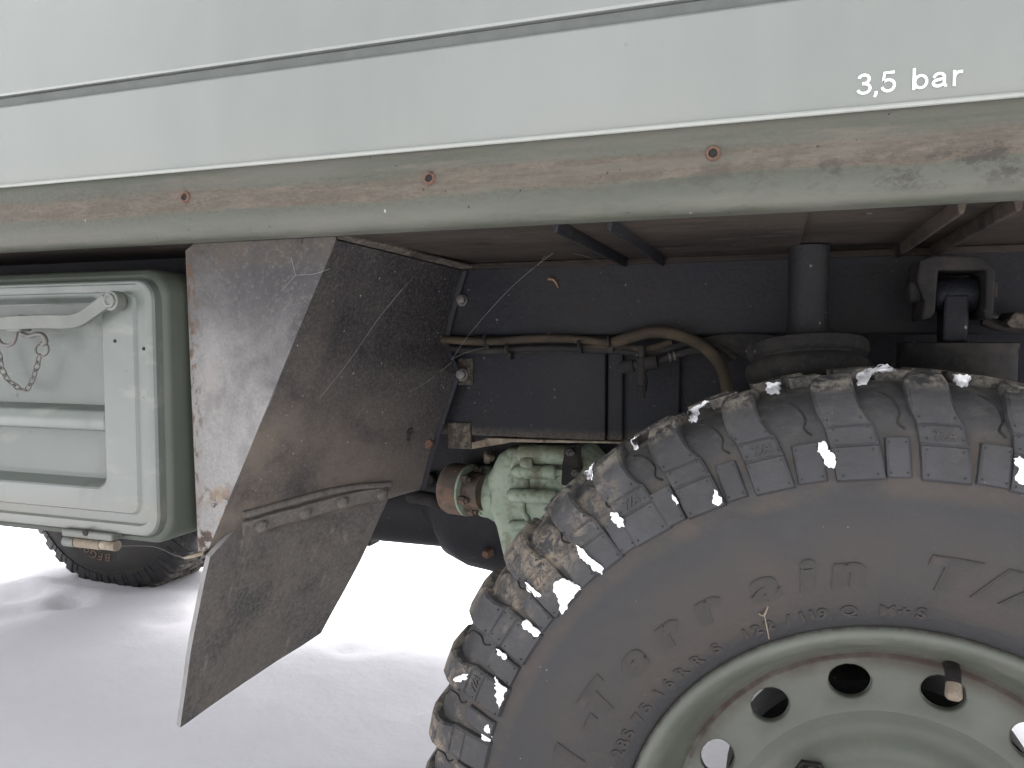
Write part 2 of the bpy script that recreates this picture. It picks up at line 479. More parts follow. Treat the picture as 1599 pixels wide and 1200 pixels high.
def obj(name, bm, mats, parent=None, smooth=None, bevel=0.0, seg=2, local=False):
    """one mesh object; vertices are given in world space unless local"""
    me = bpy.data.meshes.new(name)
    bmesh.ops.recalc_face_normals(bm, faces=bm.faces)
    bm.to_mesh(me)
    bm.free()
    for q in (mats if isinstance(mats, (list, tuple)) else [mats]):
        me.materials.append(q)
    o = bpy.data.objects.new(name, me)
    COL.objects.link(o)
    if parent:
        o.parent = parent
        if not local:
            o.location = -origin_of(parent)
    if bevel > 0:
        b = o.modifiers.new('bevel', 'BEVEL')
        b.width = bevel
        b.segments = seg
        b.limit_method = 'ANGLE'
        b.angle_limit = math.radians(35)
        b.harden_normals = False
    if smooth is not None:
        me.shade_smooth()
        me.set_sharp_from_angle(angle=math.radians(smooth))
    return o


def box(bm, a, b, mi=0):
    x0, y0, z0 = a
    x1, y1, z1 = b
    vs = [bm.verts.new(p) for p in ((x0, y0, z0), (x1, y0, z0), (x1, y1, z0), (x0, y1, z0), (x0, y0, z1), (x1, y0, z1), (x1, y1, z1), (x0, y1, z1))]
    for f in ((0, 3, 2, 1), (4, 5, 6, 7), (0, 1, 5, 4), (1, 2, 6, 5), (2, 3, 7, 6), (3, 0, 4, 7)):
        bm.faces.new([vs[i] for i in f]).material_index = mi
    return bm


def prism(bm, pts, off, mi=0):
    """closed polygon of Vectors swept by off"""
    off = Vector(off)
    a = [bm.verts.new(p) for p in pts]
    b = [bm.verts.new(Vector(p) + off) for p in pts]
    n = len(pts)
    bm.faces.new(a).material_index = mi
    bm.faces.new(list(reversed(b))).material_index = mi
    for i in range(n):
        j = (i + 1) % n
        bm.faces.new((a[j], a[i], b[i], b[j])).material_index = mi
    return bm


def frame_of(d):
    d = Vector(d).normalized()
    u = d.cross(Vector((0, 0, 1)))
    if u.length < 1e-3:
        u = d.cross(Vector((1, 0, 0)))
    u.normalize()
    return d, u, d.cross(u).normalized()


def lathe(bm, o, d, prof, n=32, cap0=True, cap1=True, ph=0.0):
    """prof: list of (distance along d, radius)"""
    d, u, v = frame_of(d)
    o = Vector(o)
    rings = []
    for t, r in prof:
        rings.append([bm.verts.new(o + d * t + (u * math.cos(ph + 2 * PI * i / n) + v * math.sin(ph + 2 * PI * i / n)) * r) for i in range(n)])
    for a, b in zip(rings, rings[1:]):
        for i in range(n):
            j = (i + 1) % n
            bm.faces.new((a[i], a[j], b[j], b[i]))
    if cap0:
        bm.faces.new(rings[0])
    if cap1:
        bm.faces.new(rings[-1])
    return bm


def smooth_path(pts, sub=6):
    pts = [Vector(p) for p in pts]
    if len(pts) < 3:
        return pts
    out = []
    for i in range(len(pts) - 1):
        p0 = pts[max(i - 1, 0)]
        p1, p2 = pts[i], pts[i + 1]
        p3 = pts[min(i + 2, len(pts) - 1)]
        for s in range(sub):
            t = s / sub
            out.append(0.5 * ((2 * p1) + (p2 - p0) * t + (2 * p0 - 5 * p1 + 4 * p2 - p3) * t * t + (3 * p1 - p0 - 3 * p2 + p3) * t ** 3))
    out.append(pts[-1])
    return out


def tube(bm, pts, r, n=10, sub=6, closed=False):
    path = smooth_path(pts, sub) if sub > 1 else [Vector(p) for p in pts]
    rings = []
    u = None
    for i, p in enumerate(path):
        d = (path[min(i + 1, len(path) - 1)] - path[max(i - 1, 0)]).normalized()
        if u is None:
            _, u, _ = frame_of(d)
        u = (u - d * u.dot(d)).normalized()
        v = d.cross(u)
        rr = r(i / (len(path) - 1)) if callable(r) else r
        rings.append([bm.verts.new(p + (u * math.cos(2 * PI * q / n) + v * math.sin(2 * PI * q / n)) * rr) for q in range(n)])
    for a, b in zip(rings, rings[1:]):
        for i in range(n):
            j = (i + 1) % n
            bm.faces.new((a[i], a[j], b[j], b[i]))
    bm.faces.new(rings[0])
    bm.faces.new(rings[-1])
    return bm


def torus(bm, c, ax, R, r, n=28, q=8):
    d, u, v = frame_of(ax)
    c = Vector(c)
    rings = []
    for i in range(n):
        a = 2 * PI * i / n
        e = u * math.cos(a) + v * math.sin(a)
        rings.append([bm.verts.new(c + e * (R + r * math.cos(2 * PI * j / q)) + d * (r * math.sin(2 * PI * j / q))) for j in range(q)])
    for i in range(n):
        A, B = rings[i], rings[(i + 1) % n]
        for j in range(q):
            l = (j + 1) % q
            bm.faces.new((A[j], A[l], B[l], B[j]))
    return bm


def rrect(x0, x1, z0, z1, r, n=6):
    pts = []
    for cx, cz, a0 in ((x1 - r, z1 - r, 0), (x0 + r, z1 - r, 90), (x0 + r, z0 + r, 180), (x1 - r, z0 + r, 270)):
        for i in range(n + 1):
            a = math.radians(a0 + 90 * i / n)
            pts.append((cx + r * math.cos(a), cz + r * math.sin(a)))
    return pts


def rr_loft(bm, x0, x1, z0, z1, rings, n=6):
    """rings: (inset, Y, corner radius)"""
    loops = [[bm.verts.new((x, Y, z)) for x, z in rrect(x0 + i, x1 - i, z0 + i, z1 - i, r, n)] for i, Y, r in rings]
    for a, b in zip(loops, loops[1:]):
        for i in range(len(a)):
            j = (i + 1) % len(a)
            bm.faces.new((a[i], a[j], b[j], b[i]))
    bm.faces.new(loops[-1])
    bm.faces.new(loops[0])
    return bm


def sheet(bm, grid, th, mi=0):
    """grid[i][j] of points -> a plate of thickness th, thickened along the mean normal"""
    G = [[Vector(p) for p in row] for row in grid]
    n = ((G[-1][0] - G[0][0]).cross(G[0][-1] - G[0][0])).normalized()
    A = [[bm.verts.new(p) for p in row] for row in G]
    B = [[bm.verts.new(p + n * th) for p in row] for row in G]
    I, J = len(G), len(G[0])
    for i in range(I - 1):
        for j in range(J - 1):
            bm.faces.new((A[i][j], A[i + 1][j], A[i + 1][j + 1], A[i][j + 1])).material_index = mi
            bm.faces.new((B[i][j], B[i][j + 1], B[i + 1][j + 1], B[i + 1][j])).material_index = mi
    rim = [(i, 0) for i in range(I)] + [(I - 1, j) for j in range(1, J)] + [(i, J - 1) for i in range(I - 2, -1, -1)] + [(0, j) for j in range(J - 2, 0, -1)]
    for a, b in zip(rim, rim[1:] + rim[:1]):
        bm.faces.new((A[a[0]][a[1]], A[b[0]][b[1]], B[b[0]][b[1]], B[a[0]][a[1]])).material_index = 1 if mi == 0 else mi
    return bm


def text_bm(body, size, extrude=0.0005, shear=0.0, space=1.0, offset=0.0, res=6):
    cu = bpy.data.curves.new('lettering', 'FONT')
    cu.body = body
    cu.size = size
    cu.extrude = extrude
    cu.shear = shear
    cu.space_character = space
    cu.offset = offset
    cu.resolution_u = res
    cu.align_x = 'CENTER'
    o = bpy.data.objects.new('lettering', cu)
    COL.objects.link(o)
    dg = bpy.context.evaluated_depsgraph_get()
    dg.update()
    me = bpy.data.meshes.new_from_object(o.evaluated_get(dg))
    bpy.data.objects.remove(o)
    bpy.data.curves.remove(cu)
    bm = bmesh.new()
    bm.from_mesh(me)
    bpy.data.meshes.remove(me)
    return bm


# ------------------------------------------------------------------ the setting: snow
def axis_steps(lo, hi, core0, core1, step):
    v = []
    x = core0
    while x <= core1 + 1e-6:
        v.append(x)
        x += step
    s = step
    x = core1
    while x < hi:
        s *= 1.35
        x += s
        v.append(min(x, hi))
    s = step
    x = core0
    while x > lo:
        s *= 1.35
        x -= s
        v.insert(0, max(x, lo))
    return v


xs = axis_steps(-400, 400, -4.6, 1.2, 0.025)
ys = axis_steps(-400, 400, 0.2, 4.0, 0.025)
dents = [(PG(110, 948), 0.06, 0.022), (PG(255, 969), 0.07, 0.016), (PG(24, 932), 0.09, 0.02), (PG(553, 1012), 0.07, 0.012), (PG(538, 1011), 0.03, 0.01), (PG(20, 962), 0.10, 0.015)]
bm = bmesh.new()
V = []
for y in ys:
    row = []
    for x in xs:
        z = 0.022 * noise.noise((x * 0.9, y * 0.9, 3.1)) + 0.010 * noise.noise((x * 3.1, y * 3.1, 7.7)) + 0.003 * noise.noise((x * 11, y * 11, 1.3))
        for c, r_, dp in dents:
            q = ((x - c.x) / r_) ** 2 + ((y - c.y) / (r_ * 0.8)) ** 2
            if q < 6:
                z -= dp * math.exp(-q) - 0.25 * dp * math.exp(-(math.sqrt(q) - 1.5) ** 2 * 3)
        # pushed-up rim of snow round the far front tyre
        q = math.hypot((x + 2.18) / 0.40, (y - 2.16) / 0.24)
        z += 0.016 * math.exp(-((q - 1.0) / 0.22) ** 2) * (0.75 + 0.5 * noise.noise((x * 7, y * 7, 0)))
        far = max(abs(x), abs(y))
        if far > 6:
            z *= max(0.0, 1 - (far - 6) / 30)
        row.append(bm.verts.new((x, y, z)))
    V.append(row)
for j in range(len(ys) - 1):
    for i in range(len(xs) - 1):
        bm.faces.new((V[j][i], V[j][i + 1], V[j + 1][i + 1], V[j + 1][i]))
ground = obj('snow_ground', bm, SNOW, smooth=180)
ground['kind'] = 'structure'

# ------------------------------------------------------------------ the truck
TR = tag(empty('military_truck', (-0.95, 1.48, 0)), 'grey green military box truck standing on snow, seen low at its wheel arch', 'truck')

YL, YF, YG = 0.615, 0.98, 0.69        # body side, chassis side, mudguard face
XA, XB = -2.9, 1.3
YFAR = 2 * 1.48 - YL


def body_side(name, mat, prof, x0=XA, x1=XB, mirror=False, smooth=30):
    bm = bmesh.new()
    pts = [Vector((x0, (2.96 - y) if mirror else y, z)) for y, z in prof]
    prism(bm, pts, (x1 - x0, 0, 0))
    return obj(name, bm, mat, TR, smooth=smooth)


zl = 1.0145
zg0, zg1 = 1.0975, 1.1085
prof = [(YL + 0.0005, zl), (YL, zg0 - 0.002), (YL + 0.0015, zg0), (YL + 0.009, zg0 + 0.0005), (YL + 0.009, zg1), (YL + 0.001, zg1 + 0.0005), (YL, zg1 + 0.0025)]
for i in range(1, 11):
    t = i / 10
    prof.append((YL + 0.24 * t ** 1.1, zg1 + 0.0025 + 0.95 * t))
inner = [(y + 0.03, z) for y, z in reversed(prof)]
body_side('body_side_panel', BODY, prof + inner)
body_side('body_side_panel', BODY, prof + inner, mirror=True)
bm = bmesh.new()
yt = prof[-1][0] + 0.005
box(bm, (XA, yt, 2.062), (XB, 2.96 - yt, 2.09))
obj('body_roof', bm, BODY, TR)
for x in (XA + 0.001, XB - 0.031):
    bm = bmesh.new()
    box(bm, (x, 0.78, zl), (x + 0.03, 2.18, 2.06))
    obj('body_end_wall', bm, BODY, TR)

# darker strip laid in the groove
bm = bmesh.new()
box(bm, (XA, YL + 0.005, zg0 + 0.0012), (XB, YL + 0.0088, zg1 - 0.0008))
obj('groove_strip', bm, GROOVE, TR)
# bead along the joint: a rolled edge
bm = bmesh.new()
tube(bm, [(XA, YL - 0.0002, zl - 0.001), (XB, YL - 0.0002, zl - 0.001)], 0.0020, 14, 1)
obj('bead_trim', bm, BEAD, TR, smooth=60)

sk = [(YL + 0.004, zl - 0.001), (YL + 0.0035, 0.972), (YL + 0.004, 0.966), (YL + 0.0065, 0.958), (YL + 0.0095, 0.952), (YL + 0.014, 0.9485), (YL + 0.020, 0.9475), (YL + 0.034, 0.9475),
      (YL + 0.034, 0.9500), (YL + 0.018, 0.9505), (YL + 0.012, 0.956), (YL + 0.0095, 0.972), (YL + 0.0095, zl - 0.001)]
SKO = body_side('side_skirt', SKIRT, sk, smooth=40)
body_side('side_skirt', SKIRT, sk, mirror=True, smooth=40)
for px, py in ((290, 308), (671, 279), (1114, 240)):
    c = P(px, py, YL + 0.0035)
    bm = bmesh.new()
    lathe(bm, c + Vector((0, 0.001, 0)), (0, -1, 0), [(0, 0.0062), (0.002, 0.0058), (0.0032, 0.0050), (0.0030, 0.0036), (0.0005, 0.0032)], 20, False, False)
    ins = obj('threaded_insert', bm, RUST, SKO, smooth=50)
    bm = bmesh.new()
    lathe(bm, c, (0, -1, 0), [(0.0007, 0.0033), (0.0009, 0.001)], 20, False, True)
    obj('insert_hole', bm, HOLE, SKO)

# painted tyre pressure
t0, t1 = P(1337, 152, YL), P(1503, 134, YL)
def arc(cx, cy, rx, ry, a0, a1, n=14):
    return [(cx + rx * math.cos(math.radians(a0 + (a1 - a0) * q / n)), cy + ry * math.sin(math.radians(a0 + (a1 - a0) * q / n))) for q in range(n + 1)]


GLYPHS = [
    (0.00, [arc(0.34, 0.725, 0.235, 0.205, 165, -80) + [(0.27, 0.525)], [(0.27, 0.520)] + arc(0.345, 0.285, 0.275, 0.225, 95, -165)]),
    (0.80, [[(0.09, 0.10), (0.09, -0.02), (0.02, -0.17)]]),
    (1.08, [[(0.60, 0.93), (0.17, 0.93), (0.11, 0.47)] + arc(0.335, 0.325, 0.275, 0.265, 140, -165)]),
    (2.45, [[(0.08, -0.01), (0.08, 1.0)], arc(0.365, 0.345, 0.26, 0.285, 0, 360, 28)]),
    (3.27, [[(0.09, 0.46)] + arc(0.33, 0.455, 0.215, 0.185, 165, 0) + [(0.545, 0.16), (0.575, 0.07), (0.66, 0.06)], [(0.545, 0.40), (0.33, 0.365)] + arc(0.28, 0.205, 0.20, 0.145, 100, 290) + [(0.46, 0.12), (0.545, 0.22)]]),
    (4.15, [[(0.08, -0.01), (0.08, 0.72)], [(0.08, 0.40), (0.13, 0.55), (0.24, 0.63), (0.42, 0.64)]]),
]
cap = (t1.x - t0.x) / 4.57
bm = bmesh.new()
ly = 0.0
for gx, strokes in GLYPHS:
    for stv in strokes:
        ly += 0.00003
        pts = [Vector((t0.x + (gx + x) * cap, 0, t0.z + 0.0012 + z * cap)) for x, z in stv]
        L_, R_ = [], []
        for q, p in enumerate(pts):
            d = (pts[min(q + 1, len(pts) - 1)] - pts[max(q - 1, 0)]).normalized()
            n = Vector((-d.z, 0, d.x)) * (0.060 * cap)
            for side, lst in ((1, L_), (-1, R_)):
                v = p + n * side
                lst.append([bm.verts.new((v.x, YL - 0.0002, v.z)), bm.verts.new((v.x, YL - 0.0005 - ly, v.z))])
        for q in range(len(pts) - 1):
            bm.faces.new((L_[q][1], L_[q + 1][1], R_[q + 1][1], R_[q][1]))
            bm.faces.new((L_[q][0], L_[q + 1][0], L_[q + 1][1], L_[q][1]))
            bm.faces.new((R_[q][0], R_[q + 1][0], R_[q + 1][1], R_[q][1]))
obj('pressure_marking', bm, WHITE, TR)

# floor underside and its pressed ribs
bm = bmesh.new()
box(bm, (XA + 0.03, YL + 0.031, 0.953), (XB - 0.03, YFAR - 0.031, 0.975))
obj('floor_pan', bm, UNDER, TR)


def rib(px0, py0, w, hgt, mat_, y0=YL + 0.036, y1=YF - 0.002):
    c = P(px0, py0, y0)
    bm = bmesh.new()
    zt = 0.9535
    prism(bm, [Vector((c.x - w, y0, zt)), Vector((c.x - w * 0.45, y0, zt - hgt)), Vector((c.x + w * 0.45, y0, zt - hgt)), Vector((c.x + w, y0, zt))], (0, y1 - y0, 0))
    return obj('floor_rib', bm, mat_, TR, bevel=0.0015)


rib(868, 352, 0.004, 0.013, BLACK)  # left ribs black: the shade on their sides is put into the colour
rib(952, 349, 0.004, 0.013, BLACK)
rib(1503, 314, 0.004, 0.013, UNDER)
rib(1592, 312, 0.004, 0.013, UNDER)
bm = bmesh.new()
c0 = P(1264, 330, YL + 0.04)
box(bm, (c0.x - 0.2, YL + 0.045, 0.9505), (c0.x, YF - 0.004, 0.9532))
obj('floor_lap_plate', bm, UNDER, TR)

# chassis rail, flange and the cover plates hanging below it
zr = P(900, 524, YF).z
bm = bmesh.new()
box(bm, (-2.7, YF, zr), (1.2, YF + 0.06, 0.953))
obj('chassis_rail', bm, BLACK, TR, bevel=0.003)
bm = bmesh.new()
box(bm, (-2.7, 2.96 - YF - 0.06, zr), (1.2, 2.96 - YF, 0.953))
obj('chassis_rail', bm, BLACK, TR)
bm = bmesh.new()
box(bm, (-2.7, YF - 0.004, 0.944), (1.2, YF + 0.02, 0.9525))
obj('rail_flange', bm, UNDER, TR, bevel=0.002)
YC = YF + 0.022
ptl, pbr = P(690, 548, YC), P(968, 690, YC)
bm = bmesh.new()
box(bm, (ptl.x - 0.03, YC, pbr.z), (P(946, 600, YC).x, YC + 0.02, zr - 0.0005))
CP = obj('rail_cover_plate', bm, PLATE, TR, bevel=0.002)
bm = bmesh.new()
a = P(949, 560, YC + 0.006)
box(bm, (a.x, YC + 0.006, pbr.z), (P(972, 600, YC).x, YC + 0.024, zr - 0.0005))
obj('rail_cover_plate', bm, PLATE, TR, bevel=0.002)
bm = bmesh.new()
box(bm, (P(962, 600, YC).x, YC + 0.014, 0.60), (P(1060, 600, YC).x, YC + 0.04, zr - 0.0005))
obj('rail_cover_plate', bm, PLATE, TR, bevel=0.002)
bm = bmesh.new()
box(bm, (P(1050, 600, YC).x, YC + 0.022, 0.58), (0.02, YC + 0.04, zr - 0.0005))
obj('rail_cover_plate', bm, PLATE, TR, bevel=0.002)
# turned flange along its lower edge, with the short tab at its end
bm = bmesh.new()
fz = P(800, 686, YC).z
prism(bm, [P(762, 684.5, YC - 0.001), P(970, 690.5, YC - 0.001), P(970, 693, YC - 0.001), P(800, 691, YC - 0.001), P(735, 702, YC - 0.001), P(735, 692, YC - 0.001)], (0, 0.14, 0))
obj('bottom_flange', bm, PALE, TR, bevel=0.001)
bm = bmesh.new()
prism(bm, [P(699, 660, YC - 0.004), P(735, 660, YC - 0.004), P(736, 702, YC - 0.004), P(700, 701, YC - 0.004)], (0, 0.016, 0))
obj('flange_tab', bm, FLANGE, TR, bevel=0.002)
bm = bmesh.new()
box(bm, (-1.15, YC + 0.041, pbr.z + 0.011), (0.03, YC + 0.044, zr + 0.02))
obj('gap_back_panel', bm, BLACK, TR)  # added panel closing the gaps behind the cover plates
# closed box added between the cover plates to keep light out
bm = bmesh.new()
box(bm, (-1.1, YC + 0.045, pbr.z + 0.01), (0.9, 2.96 - YC - 0.045, 0.95))
obj('light_block_box', bm, BLACK, TR, bevel=0.01)
bm = bmesh.new()
box(bm, (-2.6, YC + 0.045, 0.74), (-1.105, 2.96 - YC - 0.045, 0.95))
obj('light_block_box', bm, BLACK, TR, bevel=0.01)
# far side locker and mudguard block the view through
bm = bmesh.new()
box(bm, (-1.35, 2.0, 0.62), (-0.62, 2.26, 0.94))
obj('far_locker', bm, LOCKER_SIDE, TR, bevel=0.01)

# bolts holding the mudguard to the rail
for px, py, r_, mt in ((722, 470, 0.006, GALV), (722, 586, 0.0065, GALV)):
    c = P(px, py, YF - 0.001)
    bm = bmesh.new()
    lathe(bm, c, (0.15, -1, 0.1), [(0, r_ * 1.35), (0.003, r_ * 1.3), (0.003, r_), (0.011, r_ * 0.95), (0.012, r_ * 0.7)], 16)
    obj('bolt', bm, mt, TR, smooth=40)
bm = bmesh.new()
a = P(715, 600, YC - 0.003)
box(bm, (a.x, YC - 0.003, P(715, 601, YC).z), (P(740, 600, YC).x, YC + 0.001, P(715, 560, YC).z))
obj('bolt_plate', bm, FLANGE, TR, bevel=0.001)

# hoses along the rail
YH = YF - 0.014


def pl(pts, Y):
    return [P(q[0], q[1], q[2] if len(q) > 2 else Y) for q in pts]


bm = bmesh.new()
tube(bm, pl([(640, 531, YH + 0.01), (693, 531), (760, 534), (820, 530), (880, 529), (945, 535), (962, 535)], YH), 0.0052, 12)
obj('brake_hose', bm, HOSE, TR, smooth=70)
bm = bmesh.new()
tube(bm, pl([(958, 536), (985, 527), (1020, 519), (1060, 524), (1098, 541), (1125, 570), (1136, 610), (1136, 650)], YH - 0.01), 0.0074, 12)
obj('brake_hose', bm, HOSE, TR, smooth=70)
bm = bmesh.new()
tube(bm, pl([(690, 544), (760, 548), (850, 544), (950, 547), (1010, 552), (1060, 540), (1105, 533), (1150, 560)], YH + 0.008), 0.0044, 10)
obj('brake_pipe', bm, DUSTY, TR, smooth=70)
bm = bmesh.new()
tube(bm, pl([(905, 541), (965, 541), (1010, 545), (1050, 534)], YH + 0.006), 0.0042, 10)
obj('brake_pipe', bm, HOSE, TR, smooth=70)
bm = bmesh.new()
a, b = P(690, 528, YF + 0.012), P(950, 553, YF + 0.012)
box(bm, (a.x - 0.02, YF + 0.003, b.z), (b.x, YF + 0.02, zr - 0.0008))
obj('pipe_channel', bm, DUSTY, TR, bevel=0.001)
for px, py0, py1, w in ((759, 527, 545, 5), (793, 538, 562, 5), (906, 534, 552, 3), (952, 527, 550, 7)):
    a, b = P(px - w, py0, YH - 0.008), P(px + w, py1, YH - 0.008)
    bm = bmesh.new()
    torus(bm, P(px, (py0 + py1) / 2 - 4, YH), (1, 0, 0.1), 0.0068, 0.0021, 16, 8)
    box(bm, (a.x + 0.002, YH - 0.004, b.z), (b.x - 0.002, YH + 0.012, b.z + 0.009))
    obj('pipe_clip', bm, DUSTY, TR, smooth=50)

# brass tee with its barbs
YT = YF - 0.022
bm = bmesh.new()
c = P(998, 568, YT)
lathe(bm, P(1003, 540, YT), P(1003, 590, YT) - P(1003, 540, YT), [(0, 0.0042), (0.015, 0.0046), (0.016, 0.0075), (0.032, 0.0075), (0.033, 0.006), (0.04, 0.006)], 14)
lathe(bm, P(970, 574, YT), P(1030, 565, YT) - P(970, 574, YT), [(0, 0.007), (0.003, 0.0082), (0.016, 0.0085), (0.017, 0.0065), (0.03, 0.0065), (0.031, 0.0092), (0.046, 0.0092), (0.047, 0.006)], 14)
lathe(bm, P(1003, 588, YT), P(1004, 622, YT) - P(1003, 588, YT), [(0, 0.0068), (0.010, 0.0072), (0.011, 0.0056), (0.014, 0.0066), (0.019, 0.0054), (0.020, 0.0038), (0.028, 0.0034)], 14)
TEE = obj('tee_fitting', bm, DUSTY, TR, smooth=35)
bm = bmesh.new()
tube(bm, pl([(1030, 564), (1050, 557), (1080, 548), (1110, 549), (1140, 560, YT + 0.03)], YT), 0.0045, 10)
obj('air_hose', bm, DUSTY, TEE, smooth=70)
for px in (1046, 1053):
    bm = bmesh.new()
    torus(bm, P(px, 558 - (px - 1046) * 0.3, YT), (1, 0.3, 0.25), 0.0048, 0.0013, 14, 6)
    obj('hose_ring', bm, GALV, TEE, smooth=60)

# flat strap behind the bump stop
bm = bmesh.new()
up = pl([(1085, 531), (1125, 523), (1160, 521), (1226, 526)], YF - 0.012)
lo = pl([(1085, 535), (1130, 545), (1165, 556), (1226, 562)], YF - 0.004)
sheet(bm, [smooth_path(up, 5), smooth_path(lo, 5)], 0.004)
obj('retaining_strap', bm, [DUSTY, DUSTY], TR, smooth=40)

# bump stop: post and ribbed rubber
YB = 0.915
pc = P(1262, 470, YB)
bm = bmesh.new()
hw = (P(1294, 470, YB).x - P(1229, 470, YB).x) / 2
lathe(bm, Vector((pc.x, YB, 0.83)), (0, 0, 1), [(0, hw * 1.02), (0.05, hw), (0.121, hw)], 24)
BS = obj('bump_stop', bm, BLACK, TR, smooth=50)
bm = bmesh.new()
dc = P(1261, 566, YB - 0.02)
rr = (P(1355, 566, YB).x - P(1166, 566, YB).x) / 2
axd = Vector((0.06, -0.22, -1.0)).normalized()
R0 = rr
lathe(bm, dc - axd * 0.021, axd, [(0, R0 * 0.80), (0.001, R0 * 0.94), (0.003, R0 * 0.985), (0.013, R0 * 0.995), (0.016, R0 * 0.97), (0.018, R0 * 0.93), (0.020, R0 * 0.93), (0.023, R0 * 0.99), (0.028, R0 * 1.03), (0.036, R0 * 1.03), (0.042, R0 * 0.99), (0.046, R0 * 0.9), (0.06, R0 * 0.85)], 48)
obj('ribbed_rubber', bm, DUSTY, BS, smooth=40)

# shackle bracket, its bush block, rod and spring can
YS = 0.915
bm = bmesh.new()
f = lambda x, y, Y=YS - 0.02: P(x, y, Y)
outer = [f(1437, 406), f(1462, 398), f(1532, 400), f(1556, 420), f(1553, 489), (f(1562, 491)), f(1560, 499), f(1538, 497), f(1540, 422), f(1466, 422), f(1461, 489), f(1452, 498), f(1440, 500), f(1444, 470), f(1432, 440)]
prism(bm, outer, (0, 0.07, 0))
SH = obj('shackle_bracket', bm, DUSTY, TR, bevel=0.0025)
bm = bmesh.new()
box(bm, (f(1423, 470).x, YS - 0.01, f(1440, 470).z), (f(1443, 470).x, YS + 0.03, f(1440, 438).z))
obj('bracket_bolt', bm, DUSTY, SH, bevel=0.003)
bm = bmesh.new()
box(bm, (f(1553, 470).x, YS - 0.01, f(1553, 465).z), (f(1563, 470).x, YS + 0.03, f(1553, 437).z))
obj('bracket_bolt', bm, DUSTY, SH, bevel=0.003)
bm = bmesh.new()
a, b = f(1467, 489, YS - 0.016), f(1536, 426, YS - 0.016)
mid, rad = (a + b) / 2, (b.x - a.x) / 2
lathe(bm, Vector((a.x, YS + 0.014, mid.z)), (1, 0, 0), [(0, rad * 0.86), (0.004, rad * 0.95), (b.x - a.x - 0.004, rad * 0.95), (b.x - a.x, rad * 0.86)], 24)
obj('rubber_bush', bm, BLACK, SH, smooth=40)
bm = bmesh.new()
box(bm, (f(1478, 500).x, YS - 0.005, 0.845), (f(1519, 500).x, YS + 0.03, mid.z))
obj('damper_rod', bm, BLACK, TR, bevel=0.003)
bm = bmesh.new()
cl, cr = P(1406, 540, YS), P(1597, 540, YS)
cx, crad = (cl.x + cr.x) / 2, (cr.x - cl.x) / 2
lathe(bm, Vector((cx, YS + 0.02, 0.78)), (0, 0, 1), [(0, crad), (0.058, crad), (0.060, crad * 1.02), (0.0645, crad * 1.02), (0.0655, crad * 0.97), (0.0655, crad * 0.3)], 48)
obj('spring_can', bm, DUSTY, TR, smooth=40)
bm = bmesh.new()
prism(bm, [P(1572, 505, YS), P(1586, 487, YS), P(1640, 492, YS), P(1636, 516, YS), P(1580, 512, YS)], (0, 0.05, 0))
obj('wiring_tag', bm, FLANGE, TR, bevel=0.001)
bm = bmesh.new()
tube(bm, pl([(1535, 500), (1560, 509), (1600, 515), (1660, 512)], YS + 0.03), 0.006, 10)
obj('brake_pipe', bm, DUSTY, TR, smooth=70)

# ------------------------------------------------------------------ mudguard
A, B = (525, 375), (326, 858)


def edge_out(t):
    return P(A[0] + (B[0] - A[0]) * t, A[1] + (B[1] - A[1]) * t, YG)


bm = bmesh.new()
face = [P(290, 392, YG), P(312, 374, YG), P(336, 368, YG), P(523, 364, YG), edge_out(0), edge_out(0.5), edge_out(1.0), P(318, 862, YG), P(310, 860, YG), P(300, 630, YG)]
prism(bm, face, (0, 0.0025, 0))
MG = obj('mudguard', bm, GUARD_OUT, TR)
MG['label'] = 'pale dusty outer sheet of the mudguard'
inn = [(722, 423), (712, 455), (700, 500), (691, 540), (712, 582), (700, 620), (684, 668), (668, 720), (657, 764), (612, 778)]
lens = [0]
for p, q in zip(inn, inn[1:]):
    lens.append(lens[-1] + math.dist(p, q))


def edge_in(t):
    L = t * lens[-1]
    for i in range(len(inn) - 1):
        if L <= lens[i + 1] + 1e-9:
            u = (L - lens[i]) / (lens[i + 1] - lens[i])
            return P(inn[i][0] + (inn[i + 1][0] - inn[i][0]) * u, inn[i][1] + (inn[i + 1][1] - inn[i][1]) * u, YF - 0.012)
    return P(inn[-1][0], inn[-1][1], YF - 0.012)


bm = bmesh.new()
NT, NU = 36, 14
grid = []
for i in range(NT + 1):
    t = i / NT
    a, b = edge_out(t), edge_in(t)
    row = []
    for j in range(NU + 1):
        u = j / NU
        p = a.lerp(b, u)
        p.x -= 0.010 * math.sin(PI * u) * math.sin(PI * t)      # slightly hollow
        p.x += 0.0015 * noise.noise((t * 5, u * 4, 2))
        row.append(p)
    grid.append(row)
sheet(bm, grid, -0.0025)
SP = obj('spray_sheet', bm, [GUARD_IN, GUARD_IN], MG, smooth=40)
GRID = grid
# turned flange along its top
bm = bmesh.new()
top = [grid[0][j] for j in range(0, NU + 1)]
sheet(bm, [[p + Vector((0.002, 0, 0.001)) for p in top], [p + Vector((0.016, 0.0, 0.004)) for p in top]], 0.002)
obj('top_flange', bm, [FLANGE, FLANGE], MG)
# turned flange along the chassis edge
bm = bmesh.new()
ee = [edge_in(i / 20 * 0.93) for i in range(21)]
sheet(bm, [[p + Vector((-0.004, 0.001, 0)) for p in ee], [p + Vector((0.006, 0.0035, 0)) for p in ee]], 0.0025)
obj('chassis_flange', bm, [BLACK, BLACK], MG)
bm = bmesh.new()
lathe(bm, P(668, 692, YF - 0.018), (0.6, -0.8, 0), [(0, 0.008), (0.003, 0.0078), (0.004, 0.006), (0.006, 0.005)], 14)
obj('rusty_bolt', bm, RUST, MG, smooth=40)
